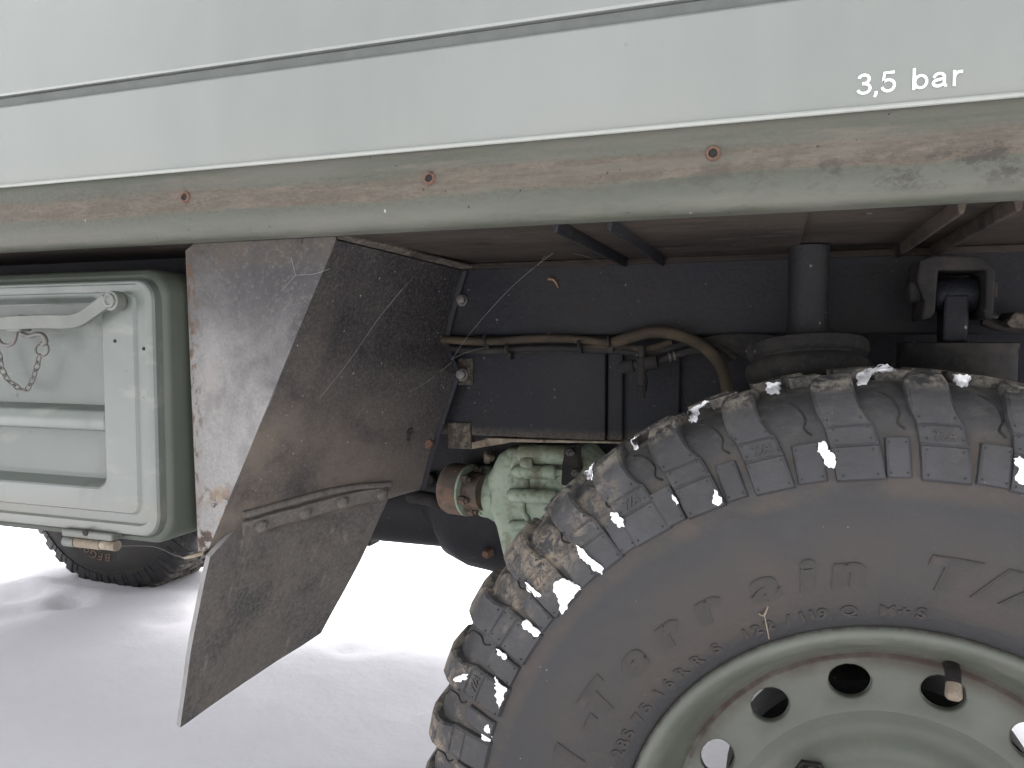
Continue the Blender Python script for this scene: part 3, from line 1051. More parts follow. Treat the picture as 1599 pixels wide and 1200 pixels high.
# bracket with sharp tip at the lower corner
bm = bmesh.new()
prism(bm, [P(285, 871, YG + 0.005), P(318, 862, YG + 0.005), P(318, 868, YG + 0.005), P(290, 874, YG + 0.005)], (0, 0.02, 0))
obj('corner_bracket', bm, PALE, MG)

# rubber flap, clamped under a strip with four bolts, on the wheel side of the sheet
FO = Vector((0.010, -0.004, 0.0))
ftop = [P(321, 868, YG - 0.004), P(352, 834, YG + 0.02), P(381, 803, YG + 0.05), P(445, 786, YG + 0.115), P(512, 768, YG + 0.18), P(560, 760, YG + 0.225), P(608, 757, YF - 0.02)]
fbot = [P(275, 1132, YG - 0.004), P(300, 1114, YG + 0.03), P(332, 1092, YG + 0.07), P(375, 1062, YG + 0.13), P(425, 1030, YG + 0.19), P(462, 1008, YG + 0.235), P(495, 986, YF - 0.02)]


def respace(pts, n):
    pp = []
    for i in range(n + 1):
        L = i / n * (len(pts) - 1)
        a = min(int(L), len(pts) - 2)
        pp.append(pts[a].lerp(pts[a + 1], L - a))
    return pp


ft, fb = respace(ftop, 24), respace(fbot, 24)
grid = []
for i in range(21):
    t = i / 20
    row = []
    for j in range(25):
        p = ft[j].lerp(fb[j], t)
        u = j / 24
        p.x += 0.008 * math.sin(PI * t) * (u - 0.4) + 0.002 * noise.noise((t * 3, u * 3, 8))
        row.append(p + FO)
    grid.append(row)
bm = bmesh.new()
sheet(bm, grid, -0.0075)
MF = obj('mud_flap', bm, [FLAP, FLAP_EDGE], MG, smooth=40)
MF['label'] = 'dark hanging rubber flap below the sheet metal'
# strip over the flap, lying on its surface
fv = [v.co.copy() for v in MF.data.vertices] + [v.co.copy() for v in SP.data.vertices]
nf = len(MF.data.vertices)
fp = [list(p.vertices) for p in MF.data.polygons] + [[nf + q for q in p.vertices] for p in SP.data.polygons]
FT = BVHTree.FromPolygons(fv, fp)


def fhit(px, py, out=0.004):
    d = ray(px, py).normalized()
    h, n, _, _ = FT.ray_cast(Vector((0, 0, H)), d)
    if n.dot(d) > 0:
        n = -n
    return h + n * out


def along(pts, n):
    out = []
    L = [0]
    for p, q in zip(pts, pts[1:]):
        L.append(L[-1] + math.dist(p, q))
    for i in range(n + 1):
        t = L[-1] * i / n
        k_ = min(max(j for j in range(len(L)) if L[j] <= t + 1e-9), len(pts) - 2)
        u = (t - L[k_]) / (L[k_ + 1] - L[k_])
        out.append((pts[k_][0] + (pts[k_ + 1][0] - pts[k_][0]) * u, pts[k_][1] + (pts[k_ + 1][1] - pts[k_][1]) * u))
    return out


ctr = along([(378, 824), (440, 805), (480, 795), (530, 781), (570, 772), (603, 768)], 18)
wid = along([(11, 0), (8, 0)], 18)
bm = bmesh.new()
sheet(bm, [[fhit(x, y - q[0], 0.005) for (x, y), q in zip(ctr, wid)], [fhit(x - 2, y + q[0], 0.005) for (x, y), q in zip(ctr, wid)]], -0.006)
ST = obj('clamping_strip', bm, [FLAP, FLAP], MG, smooth=40, bevel=0.0008)
for x, y in ((404, 817), (474, 797), (532, 780), (594, 770)):
    bm = bmesh.new()
    c = fhit(x, y, 0.004)
    lathe(bm, c, (0.93, -0.35, 0.15), [(0, 0.0088), (0.002, 0.0086), (0.0055, 0.0066), (0.0075, 0.004), (0.008, 0.001)], 14)
    obj('bolt', bm, FLAP, ST, smooth=40)
# folded stiffening bead above it
bm = bmesh.new()
tube(bm, [fhit(x, y, 0.0015) for x, y in along([(379, 803), (445, 785), (512, 767), (560, 759), (608, 756)], 14)], 0.0042, 8, 2)
obj('stiffening_bead', bm, FLAP, MG, smooth=60)

# ------------------------------------------------------------------ storage locker
YD = 0.652
LK = empty('storage_locker', (-0.9, 0.8, 0.63) - Vector(TR.location), TR) if False else None
xr = P(242, 640, YD).x
zt = P(217, 436, YD).z
zb = P(225, 839, YD).z
xl = xr - 0.62
bm = bmesh.new()
xo = P(266, 640, YD + 0.016).x
ztb = P(255, 419, YD + 0.016).z
zbb = P(262, 852, YD + 0.016).z
rr_loft(bm, xl - 0.03, xo, zbb, ztb, [(0.0, 1.0, 0.03), (0.0, YD + 0.022, 0.03), (0.0025, YD + 0.016, 0.028), (0.007, YD + 0.013, 0.024), (0.012, YD + 0.015, 0.02), (0.014, YD + 0.03, 0.02)], 8)
LB = obj('storage_locker', bm, [LOCKER_SIDE], TR, smooth=40)
LB['label'] = 'grey green underbody storage locker'
bm = bmesh.new()
def rects(bm, loops, n=8):
    # loops: (x0, x1, z0, z1, Y, corner radius)
    L = [[bm.verts.new((x, Y, z)) for x, z in rrect(a, b, c, d, r, n)] for a, b, c, d, Y, r in loops]
    for p, q in zip(L, L[1:]):
        for i in range(len(p)):
            k_ = (i + 1) % len(p)
            bm.faces.new((p[i], p[k_], q[k_], q[i]))
    bm.faces.new(L[0])
    bm.faces.new(L[-1])


x_a, x_b, x_c, x_r = P(228, 640, YD).x, P(213, 640, YD).x, P(210, 640, YD).x, P(161, 640, YD).x
z_a, z_b = P(217, 444, YD).z, P(217, 455, YD).z
z_e, z_d = P(205, 818, YD).z, P(205, 805, YD).z
z_t, z_u = P(150, 464, YD).z, P(150, 762, YD).z
LX = lambda x: xl + (xr - x)
rects(bm, [(xl, xr, zb, zt, YD + 0.028, 0.022), (xl, xr, zb, zt, YD + 0.004, 0.022), (xl + 0.0015, xr - 0.0015, zb + 0.0015, zt - 0.0015, YD + 0.001, 0.021), (xl + 0.004, xr - 0.004, zb + 0.004, zt - 0.003, YD, 0.019),
           (LX(x_a) - 0.002, x_a + 0.002, z_e - 0.002, z_a + 0.001, YD, 0.015), (LX(x_a), x_a, z_e, z_a, YD + 0.0035, 0.013), (LX(x_b), x_b, z_d, z_b, YD + 0.004, 0.010), (LX(x_c), x_c, z_d + 0.002, z_b - 0.001, YD + 0.0012, 0.010),
           (LX(x_r) - 0.002, x_r + 0.002, z_u - 0.002, z_t + 0.002, YD + 0.001, 0.015), (LX(x_r), x_r, z_u, z_t, YD + 0.0025, 0.014), (LX(x_r) + 0.005, x_r - 0.005, z_u + 0.007, z_t - 0.005, YD + 0.019, 0.012), (LX(x_r) + 0.007, x_r - 0.007, z_u + 0.010, z_t - 0.007, YD + 0.020, 0.010)])
DO = obj('locker_door', bm, LOCKER, LB, smooth=25)
# pressed rib across the recess
bm = bmesh.new()
za, zc = P(80, 632, YD).z, P(80, 674, YD).z
xe = x_r - 0.001
prism(bm, [Vector((xl + 0.03, y, z)) for y, z in ((YD + 0.0205, za), (YD + 0.006, za - 0.006), (YD + 0.003, za - 0.012), (YD + 0.003, zc + 0.007), (YD + 0.006, zc + 0.002), (YD + 0.0205, zc))], (xe - xl - 0.03, 0, 0))
obj('pressed_rib', bm, LOCKER, DO, bevel=0.002, smooth=40)
# lever latch
YLt = YD - 0.009
bm = bmesh.new()
line = smooth_path(pl([(-160, 514), (-40, 508), (60, 503), (108, 503), (130, 499), (150, 486), (172, 470)], YLt), 5)
hh = lambda i: 0.0075
up_, lo_ = [], []
for i, p in enumerate(line):
    d = (line[min(i + 1, len(line) - 1)] - line[max(i - 1, 0)]).normalized()
    n = Vector((-d.z, 0, d.x))
    up_.append(p + n * hh(i))
    lo_.append(p - n * hh(i))
sheet(bm, [up_, lo_], 0.006)
LV = obj('latch_lever', bm, [LATCH, LATCH], DO, bevel=0.001, smooth=40)
bm = bmesh.new()
lathe(bm, P(173, 470, YLt - 0.0035) + Vector((0, 0.011, 0)), (0, -1, 0), [(0, 0.0108), (0.009, 0.0108), (0.0115, 0.0104), (0.0120, 0.0095), (0.0120, 0.0078), (0.0140, 0.0072), (0.0145, 0.0050), (0.0130, 0.0040)], 24)
obj('pivot_bolt', bm, LATCH, DO, smooth=40)
bm = bmesh.new()
a, b = P(9, 492, YLt - 0.003), P(32, 518, YLt - 0.003)
box(bm, (a.x, YLt - 0.004, b.z), (b.x, YLt + 0.012, a.z))
obj('latch_keeper', bm, LATCH, DO, bevel=0.002)
bm = bmesh.new()
tube(bm, pl([(-6, 518), (0, 534), (12, 540), (22, 534), (27, 516)], YLt + 0.004), 0.0022, 8)
obj('keeper_loop', bm, GALV, DO, smooth=60)
bm = bmesh.new()
tube(bm, pl([(34, 521), (46, 525), (58, 522), (68, 524), (72, 534), (67, 538)], YLt + 0.005), 0.0026, 8)
obj('keeper_hook', bm, GALV, DO, smooth=60)
bm = bmesh.new()
torus(bm, P(66, 546, YLt + 0.005), (0.3, -1, 0.1), 0.0075, 0.0014, 24, 6)
obj('split_ring', bm, GALV, DO, smooth=60)
# chain of separate links from the ring down and up to the keeper
cp = smooth_path(pl([(62, 556), (56, 578), (46, 603), (36, 609), (18, 598), (6, 583), (0, 560), (-6, 538)], YD + 0.004), 8)
tot = [0]
for p, q in zip(cp, cp[1:]):
    tot.append(tot[-1] + (q - p).length)
step, pos, kk = 0.0094, 0.004, 0
while pos < tot[-1] - 0.004:
    i = max(j for j in range(len(tot)) if tot[j] <= pos)
    i = min(i, len(cp) - 2)
    c = cp[i].lerp(cp[i + 1], (pos - tot[i]) / max(1e-6, tot[i + 1] - tot[i]))
    d = (cp[i + 1] - cp[i]).normalized()
    s = Vector((-d.z, 0, d.x)) if kk % 2 == 0 else Vector((0.3, 1, 0)).normalized()
    path = []
    for q in range(13):
        a = 2 * PI * q / 12
        path.append(c + d * 0.0062 * math.cos(a) + s * 0.0031 * math.sin(a))
    bm = bmesh.new()
    tube(bm, path, 0.0009, 6, 1)
    obj('chain_link', bm, GALV, DO, smooth=60)
    pos += step
    kk += 1
# bottom hinge
bm = bmesh.new()
a, b = P(97, 821, YD - 0.004), P(176, 846, YD - 0.004)
box(bm, (a.x, YD - 0.005, b.z), (b.x, YD + 0.012, a.z - 0.004))
HG = obj('hinge_plate', bm, LATCH, LB, bevel=0.002)
for x0, x1 in ((103, 120), (121, 160), (161, 184)):
    bm = bmesh.new()
    lathe(bm, P(x0, 845 + (x0 - 103) * 0.09, YD + 0.004), (1, 0, 0), [(0, 0.006), (P(x1, 850, YD).x - P(x0, 850, YD).x - 0.0005, 0.006)], 14)
    obj('hinge_knuckle', bm, LATCH if x0 == 103 else PALE, LB, smooth=40)
bm = bmesh.new()
lathe(bm, P(134, 832, YD - 0.005), (0, -1, 0), [(0, 0.004), (0.001, 0.0035)], 14)
obj('hinge_rivet', bm, DUSTY, LB, smooth=40)
for px, py in ((180, 533), (225, 545)):
    bm = bmesh.new()
    lathe(bm, P(px, py, YD + 0.001), (0, -1, 0), [(0, 0.002), (0.001, 0.0016)], 12)
    obj('rivet_stud', bm, DUSTY, DO, smooth=40)
# behind the gap above the locker
bm = bmesh.new()
box(bm, (-1.9, 0.80, 0.93), (-0.66, 0.84, 0.953))
obj('cross_rail', bm, BLACK, TR)
bm = bmesh.new()
lathe(bm, P(318, 378, YG + 0.01), (0, 0.2, 1), [(-0.004, 0.007), (0.02, 0.007)], 12)
obj('mudguard_bush', bm, BLACK, MG, smooth=40)

# ------------------------------------------------------------------ axle and drive line
YX = 1.42
bm = bmesh.new()
zb1 = P(640, 851, YX - 0.02).z
rt = 0.085
lathe(bm, Vector((-1.9, YX, zb1 + rt)), (1, 0, 0), [(0, rt), (1.9 + P(700, 850, YX).x + 0.08, rt)], 40)
TT = obj('torque_tube', bm, BLACK, TR, smooth=40)
bm = bmesh.new()
box(bm, (P(570, 850, YX).x, YX - 0.02, zb1 - 0.012), (P(586, 850, YX).x, YX + 0.02, zb1 + 0.006))
obj('drain_boss', bm, BLACK, TT, bevel=0.002)
bm = bmesh.new()
dc = P(800, 775, YX)
R0 = (P(800, 893, YX - 0.06) - P(800, 775, YX - 0.06)).length
prof = [(-0.16, rt * 1.0), (-0.135, rt * 1.15), (-0.115, R0 * 0.86), (-0.07, R0 * 0.98), (0.0, R0 * 1.04), (0.08, R0 * 1.03), (0.13, R0 * 0.8), (0.15, R0 * 0.4)]
lathe(bm, Vector((dc.x, YX, dc.z)), (1, 0, 0), prof, 44)
DH = obj('differential_housing', bm, BLACK, TR, smooth=40)
bm = bmesh.new()
lathe(bm, P(766, 862, YX - 0.13), (-0.3, -1, -0.1), [(0, 0.009), (0.012, 0.009), (0.016, 0.007)], 8)
obj('rusty_bolt', bm, RUST, DH, smooth=30)
# dark axle block behind the mudguard edge with its round plug
YP = 1.24
bm = bmesh.new()
a, b = P(640, 700, YP), P(760, 770, YP)
box(bm, (a.x, YP, b.z), (b.x + 0.3, YP + 0.12, a.z + 0.12))
AB = obj('axle_bracket', bm, BLACK, TR, bevel=0.01)
bm = bmesh.new()
lathe(bm, P(674, 748, YP), (0.2, -1, 0.1), [(-0.01, 0.013), (0.022, 0.012), (0.026, 0.009)], 20)
obj('pipe_plug', bm, DUSTY, AB, smooth=40)
bm = bmesh.new()
tube(bm, pl([(640, 775, YP), (670, 779, YP - 0.01), (690, 786, YP), (720, 800, YP + 0.06)], YP), 0.012, 10)
obj('brake_pipe', bm, DUSTY, TR, smooth=70)
# rusty drive flange (drum on a sideways axis)
bm = bmesh.new()
YQ = 1.20
c0, c1 = P(702, 762, YQ), P(738, 764, YQ)
hr = (P(720, 722, YQ - 0.03) - P(720, 803, YQ - 0.03)).length / 2
ax_ = Vector((1, -0.22, 0.0)).normalized()
lathe(bm, c0, ax_, [(0, hr * 0.86), (0.003, hr * 0.96), (0.008, hr), (0.038, hr), (0.041, hr * 0.98), (0.042, hr * 0.8)], 40)
DF = obj('drive_flange', bm, RUSTYF, TR, smooth=40)
bm = bmesh.new()
lathe(bm, c0 + ax_ * 0.0415, ax_, [(0, hr * 1.005), (0.0035, hr * 1.0), (0.004, hr * 0.86)], 40)
obj('flange_ring', bm, GREEN, DF, smooth=40)
bm = bmesh.new()
lathe(bm, c0 + ax_ * 0.044, ax_, [(0, hr * 0.74), (0.03, hr * 0.70)], 30)
obj('shaft_collar', bm, RUSTYF, DF, smooth=40)
for i in range(6):
    a = 2 * PI * i / 6 + 0.3
    d, u, v = frame_of(ax_)
    bm = bmesh.new()
    lathe(bm, c0 + ax_ * 0.045 + (u * math.cos(a) + v * math.sin(a)) * hr * 0.80, ax_, [(0, 0.007), (0.012, 0.007), (0.012, 0.004), (0.018, 0.004)], 6)
    obj('flange_bolt', bm, RUSTYF, DF, smooth=30)
bm = bmesh.new()
lathe(bm, P(760, 722, YQ + 0.02), (0.5, -0.3, 0.8), [(0, 0.006), (0.008, 0.006), (0.009, 0.010), (0.018, 0.010), (0.02, 0.006)], 6)
obj('union_nut', bm, PALE, DF, smooth=30)

# pale green casting
YV = 1.17
bm = bmesh.new()
sil = [(757, 748), (775, 712), (790, 700), (905, 696), (960, 760), (960, 900), (800, 900), (782, 868), (772, 825), (759, 796)]
prism(bm, [P(x, y, YV) for x, y in sil], (0.02, 0.20, 0))
AX = obj('axle_casing', bm, GREEN, TR, bevel=0.014, seg=4, smooth=50)
AX['label'] = 'pale green cast axle casing'
bm = bmesh.new()
lathe(bm, P(757, 768, YV + 0.05), ax_, [(-0.004, hr * 0.86), (0.0, hr * 0.92), (0.008, hr * 0.92), (0.03, hr * 1.1), (0.04, hr * 1.0)], 32)
obj('casing_collar', bm, GREEN, AX, smooth=50)
for i in range(8):
    a = 2 * PI * i / 8
    d, u, v = frame_of(ax_)
    bm = bmesh.new()
    lathe(bm, P(757, 768, YV + 0.05) - ax_ * 0.008 + (u * math.cos(a) + v * math.sin(a)) * hr * 0.86, ax_, [(0, 0.0065), (0.01, 0.0075), (0.02, 0.0075)], 8)
    obj('casing_bolt', bm, GREEN, AX, smooth=40)


def boss(x0, y0, x1, y1, rpx, Y, name='bolt_boss'):
    bm = bmesh.new()
    p, q = P(x0, y0, Y), P(x1, y1, Y)
    r_ = (P(x0, y0 + rpx, Y) - p).length
    L = (q - p).length
    lathe(bm, p, q - p, [(0, r_ * 0.55), (0.003, r_ * 0.85), (0.008, r_), (L - 0.003, r_), (L, r_ * 0.9)], 24)
    o = obj(name, bm, GREEN, AX, smooth=50)
    return q, (q - p).normalized(), r_


for spec in ((800, 737, 868, 738, 11, YV - 0.012), (810, 709, 886, 711, 15, YV - 0.004), (793, 773, 870, 777, 11, YV - 0.012), (795, 820, 870, 822, 8, YV - 0.004)):
    q, d, r_ = boss(*spec)
    bm = bmesh.new()
    lathe(bm, q, d, [(0, r_ * 0.75), (0.002, r_ * 0.75), (0.002, r_ * 0.55), (0.012, r_ * 0.55), (0.014, r_ * 0.4)], 8)
    obj('casing_bolt', bm, GREEN, AX, smooth=30)
q, d, r_ = boss(813, 722, 834, 722, 10, YV - 0.014)
bm = bmesh.new()
tube(bm, pl([(816, 775), (818, 800), (824, 812), (815, 824), (800, 826)], YV - 0.002), 0.005, 8)
obj('cast_rib', bm, GREEN, AX, smooth=60)
bm = bmesh.new()
tube(bm, pl([(820, 745), (822, 772)], YV), 0.008, 8)
obj('cast_rib', bm, GREEN, AX, smooth=60)
bm = bmesh.new()
prism(bm, [P(882, 696, YV - 0.02), P(900, 694, YV - 0.02), P(906, 735, YV - 0.02), P(890, 760, YV - 0.02), P(876, 758, YV - 0.02), P(878, 725, YV - 0.02)], (0, 0.16, 0))
obj('brake_backplate', bm, DUSTY, AX, bevel=0.003)
for px, py in ((889, 706), (897, 738)):
    bm = bmesh.new()
    lathe(bm, P(px, py, YV - 0.021), (0.6, -1, 0), [(0, 0.006), (0.01, 0.006), (0.01, 0.0035), (0.018, 0.0035)], 6)
    obj('backplate_bolt', bm, GALV, AX, smooth=30)
# half axle to the near wheel
bm = bmesh.new()
lathe(bm, Vector((0.10, 0.86, 0.52)), (0, 1, 0), [(0, 0.07), (1.24, 0.07)], 28)
obj('axle_tube', bm, BLACK, TR, smooth=40)

# ------------------------------------------------------------------ wheels
CW = Vector((0.1003, 0.765, 0.40))      # near rear wheel, middle of the tread
# profile of the near half (r, y measured from the wheel's middle plane; minus = towards us)
SIDE = [(0.2215, -0.104), (0.2235, -0.112), (0.229, -0.118), (0.236, -0.1225), (0.243, -0.127), (0.252, -0.1325), (0.262, -0.137), (0.275, -0.1405), (0.290, -0.1430), (0.308, -0.1442), (0.325, -0.1440), (0.340, -0.1430), (0.355, -0.1405), (0.372, -0.1345), (0.388, -0.1260), (0.401, -0.1150), (0.4095, -0.1020), (0.4125, -0.085), (0.4135, -0.04), (0.414, 0.0)]


def side_y(r):
    for (r0, y0), (r1, y1) in zip(SIDE, SIDE[1:]):
        if r0 <= r <= r1:
            return y0 + (y1 - y0) * (r - r0) / (r1 - r0)
    return SIDE[0][1] if r < SIDE[0][0] else 0.0


def revolve(bm, prof, n):
    rings = []
    for i in range(n):
        a = 2 * PI * i / n
        rings.append([bm.verts.new((r * math.cos(a), y, r * math.sin(a))) for r, y in prof])
    for i in range(n):
        A_, B_ = rings[i], rings[(i + 1) % n]
        for j in range(len(prof) - 1):
            bm.faces.new((A_[j], A_[j + 1], B_[j + 1], B_[j]))
    return bm


def place(r, a, y):
    a = math.radians(a)
    return Vector((r * math.cos(a), y, r * math.sin(a)))


def lug_mesh(stations, width, cham=0.0022):
    """stations: (r, y, normal (nr, ny), height, angle offset deg, width factor); built around angle 0"""
    bm = bmesh.new()
    rows = []
    for r, y, nr, ny, h, off, wf in stations:
        hw = width * wf / 2
        dg = lambda s, rad: off + math.degrees(s / rad)
        row = []
        for s, k in ((-hw - 0.0015, -0.35), (-hw, 0.72), (-hw + cham, 1.0), (hw - cham, 1.0), (hw, 0.72), (hw + 0.0015, -0.35)):
            row.append(bm.verts.new(place(r + nr * h * k, dg(s, r), y + ny * h * k)))
        rows.append(row)
    for a, b in zip(rows, rows[1:]):
        for i in range(5):
            bm.faces.new((a[i], a[i + 1], b[i + 1], b[i]))
    bm.faces.new(rows[0])
    bm.faces.new(rows[-1])
    bmesh.ops.recalc_face_normals(bm, faces=bm.faces)
    return bm


def to_mesh(name, bm, mat, smooth=None):
    me = bpy.data.meshes.new(name)
    bmesh.ops.recalc_face_normals(bm, faces=bm.faces)
    bm.to_mesh(me)
    bm.free()
    me.materials.append(mat)
    if smooth:
        me.shade_smooth()
        me.set_sharp_from_angle(angle=math.radians(smooth))
    return me


def sn(r):   # outward normal of the profile at radius r (nr, ny)
    e = 0.004
    dy = side_y(r + e) - side_y(r - e)
    dr = 2 * e
    L = math.hypot(dr, dy)
    return dy / L, -dr / L


def side_st(r, h, off, wf=1.0):
    nr, ny = sn(min(r, 0.40))
    return (r, side_y(r), nr, ny, h, off, wf)


def long_lug(w=0.037):
    st = [side_st(0.3445, 0.0003, -0.25, 0.97), side_st(0.3462, 0.0044, -0.25, 0.98), side_st(0.358, 0.0050, -0.15), side_st(0.3685, 0.0052, 0.0, 1.0)]
    st += [side_st(0.3693, 0.0038, 0.0), side_st(0.3703, 0.0038, 0.0), side_st(0.3711, 0.0050, 0.05)]
    st += [side_st(0.382, 0.0053, 0.3), side_st(0.3826, 0.0040, 0.32), side_st(0.3838, 0.0040, 0.35), side_st(0.3845, 0.0056, 0.4, 0.98)]
    st += [side_st(0.393, 0.0071, 1.1, 0.95)]
    st += [(0.4015, -0.1145, 0.72, -0.69, 0.0086, 1.35, 0.93), (0.408, -0.1045, 0.90, -0.43, 0.0098, 1.4, 0.92), (0.4118, -0.092, 0.985, -0.17, 0.0094, 1.35, 0.90), (0.4128, -0.077, 1.0, 0, 0.0090, 1.0, 0.85), (0.4130, -0.058, 1, 0, 0.0090, 0.6, 0.8), (0.4130, -0.0575, 1, 0, 0.0005, 0.6, 0.8)]
    return lug_mesh(st, w)


def short_lug(w=0.0225):
    st = [side_st(0.3460, 0.0004, 0, 1.02), side_st(0.3472, 0.0036, 0, 1.0), side_st(0.360, 0.0041, 0, 1.0), side_st(0.3738, 0.0042, 0, 0.97), side_st(0.3750, 0.0006, 0, 0.96)]
    return lug_mesh(st, w, 0.0016)


def sipe():
    """thin raised flash line that wanders down the gap between two long blocks"""
    bm = bmesh.new()
    pts = []
    for r_, off in ((0.4085, 1.6), (0.4055, 0.6), (0.399, -0.25), (0.392, -0.55), (0.386, -0.2), (0.381, -0.9)):
        nr, ny = sn(min(r_, 0.405))
        pts.append(place(r_ + nr * 0.0003, off, side_y(r_) + ny * 0.0003))
    tube(bm, pts, 0.0008, 6, 3)
    a = place(0.3815, -0.8, side_y(0.3815))
    return bm


LONG = [to_mesh('tread_block', long_lug(w_), BLOCKR, 28) for w_ in (0.0315, 0.0290, 0.0335)]
SHORT = [to_mesh('side_block', short_lug(w_), BLOCKR, 28) for w_ in (0.0200, 0.0160)]
SIPE = to_mesh('tread_sipe', sipe(), DUSTY, 60)

# centre tread: staggered blocks, one mesh
bm = bmesh.new()
for i in range(40):
    for row, (y0, y1, o_, w_) in enumerate(((-0.048, -0.008, 1.5, 0.026), (0.002, 0.044, 5.5, 0.026))):
        a0 = i * 9 + o_ + 0.6 * math.sin(i * 1.7 + row)
        vs = []
        for rr_, sft in ((0.405, 0), (0.4225, 0)):
            for (s, y) in ((-w_ / 2, y0), (w_ / 2, y0 + 0.006), (w_ / 2 + 0.004, y1), (-w_ / 2 + 0.004, y1 - 0.006)):
                vs.append(bm.verts.new(place(rr_, a0 + math.degrees(s / rr_), y)))
        for f_ in ((4, 5, 6, 7), (0, 1, 5, 4), (1, 2, 6, 5), (2, 3, 7, 6), (3, 0, 4, 7)):
            bm.faces.new([vs[q] for q in f_])
CENTRE = to_mesh('centre_tread', bm, RUBBER)

full = SIDE + [(r, -y) for r, y in reversed(SIDE[:-1])]
TYRE = to_mesh('tyre', revolve(bmesh.new(), full + [(0.2150, 0.095), (0.2150, -0.095), full[0]], 240), RUBBER, 50)

rimp = [(0.2235, -0.1035), (0.2255, -0.1095), (0.2245, -0.1140), (0.2215, -0.1165), (0.2175, -0.1165), (0.2135, -0.1140), (0.2085, -0.1075), (0.2050, -0.1010), (0.2030, -0.0960), (0.2020, -0.0900), (0.1960, -0.0780), (0.1885, -0.0680), (0.1840, -0.0630), (0.1820, -0.058), (0.182, 0.00), (0.200, 0.05), (0.206, 0.098), (0.2225, 0.106), (0.2225, 0.110), (0.2080, 0.104), (0.2035, 0.06), (0.1865, 0.0), (0.1865, -0.058), (0.2060, -0.092), (0.2110, -0.1035), (0.2235, -0.1035)]
RIMM = to_mesh('rim', revolve(bmesh.new(), rimp, 128), RIM, 45)

# disc with fourteen round holes
NH, HR, HC = 14, 0.0148, 0.1605
HA0 = 103.0


def disc_y(r):
    pts = [(0.0, -0.1000), (0.055, -0.1000), (0.07, -0.0920), (0.095, -0.0870), (0.108, -0.0820), (0.124, -0.0725), (0.138, -0.0665), (0.152, -0.0640), (0.175, -0.0625), (0.19, -0.0605)]
    for (r0, y0), (r1, y1) in zip(pts, pts[1:]):
        if r0 <= r <= r1:
            t = (r - r0) / (r1 - r0)
            t = t * t * (3 - 2 * t) * 0.6 + t * 0.4
            return y0 + (y1 - y0) * t
    return -0.0605


bm = bmesh.new()
r_in, r_out = 0.136, 0.1835
half = 180.0 / NH
NS = 8
for h in range(NH):
    ac = HA0 + h * 360.0 / NH
    sq = []
    for i in range(NS):
        sq.append((half - 2 * half * i / NS, r_out, ))
    for i in range(NS):
        sq.append((-half, r_out + (r_in - r_out) * i / NS))
    for i in range(NS):
        sq.append((-half + 2 * half * i / NS, r_in))
    for i in range(NS):
        sq.append((half, r_in + (r_out - r_in) * i / NS))
    o_v, m_v, i_v, b_v = [], [], [], []
    for da, r_ in sq:
        x, z = r_ * math.sin(math.radians(da)), r_ * math.cos(math.radians(da)) - HC
        L = math.hypot(x, z)
        th = math.atan2(z, x)

        def mk(xx, zz, dy=0.0):
            rr_ = math.hypot(xx, zz + HC)
            aa = ac - math.degrees(math.atan2(xx, zz + HC))
            return bm.verts.new(place(rr_, aa, disc_y(rr_) + dy))
        o_v.append(mk(x, z))
        kx, kz = HR * 1.15 * math.cos(th), HR * 0.95 * math.sin(th)
        m_v.append(mk(kx * 1.12, kz * 1.12, 0.0))
        i_v.append(mk(kx, kz, 0.0012))
        b_v.append(mk(kx, kz, 0.007))
    n = len(sq)
    for i in range(n):
        j = (i + 1) % n
        bm.faces.new((o_v[i], o_v[j], m_v[j], m_v[i]))
        bm.faces.new((m_v[i], m_v[j], i_v[j], i_v[i]))
        bm.faces.new((i_v[i], i_v[j], b_v[j], b_v[i]))
inner = [r_in - (r_in) * i / 40 for i in range(40)] + [0.0005]
revolve(bm, [(r_, disc_y(r_)) for r_ in inner], NH * NS)
bmesh.ops.remove_doubles(bm, verts=bm.verts, dist=1e-5)
DISC = to_mesh('wheel_disc', bm, RIM, 60)

bm = bmesh.new()
lathe(bm, (0, -0.115, 0), (0, -1, 0), [(-0.02, 0.062), (0.0, 0.062), (0.01, 0.058), (0.018, 0.045), (0.02, 0.01)], 32)
HUB = to_mesh('hub_cap', bm, RIM, 40)
bm = bmesh.new()
lathe(bm, (0, -0.0865, 0), (0, -1, 0), [(0, 0.0155), (0.004, 0.0150), (0.004, 0.0125), (0.020, 0.0120), (0.021, 0.008), (0.030, 0.0075)], 6)
NUT = to_mesh('wheel_nut', bm, DUSTY)
bm = bmesh.new()
lathe(bm, (0, -0.03, 0), (0, 1, 0), [(0, 0.02), (0.005, 0.13), (0.012, 0.142), (0.07, 0.142), (0.075, 0.12), (0.1, 0.05)], 48)
DRUM = to_mesh('brake_drum', bm, DUSTY, 40)


def make_wheel(loc, flip, detail, lettering):
    W = empty('wheel', Vector(loc) - Vector(TR.location), TR)
    if flip:
        W.rotation_euler = (0, 0, PI)

    def add(name, me, rot=0.0, label=None, sx=1.0):
        o = bpy.data.objects.new(name, me)
        COL.objects.link(o)
        o.parent = W
        o.rotation_euler = (0, -math.radians(rot), 0)
        if sx != 1.0:
            o.scale = (1, sx, 1)
        return o
    add('tyre', TYRE)
    add('rim', RIMM)
    add('wheel_disc', DISC)
    add('hub_cap', HUB)
    add('brake_drum', DRUM)
    add('centre_tread', CENTRE)['kind'] = 'stuff'
    for i in range(5):
        # each nut at its own place
        a = 130 + 72 * i
        o = add('wheel_nut', NUT)
        o.location = place(0.1035, a, 0)
    return W, add


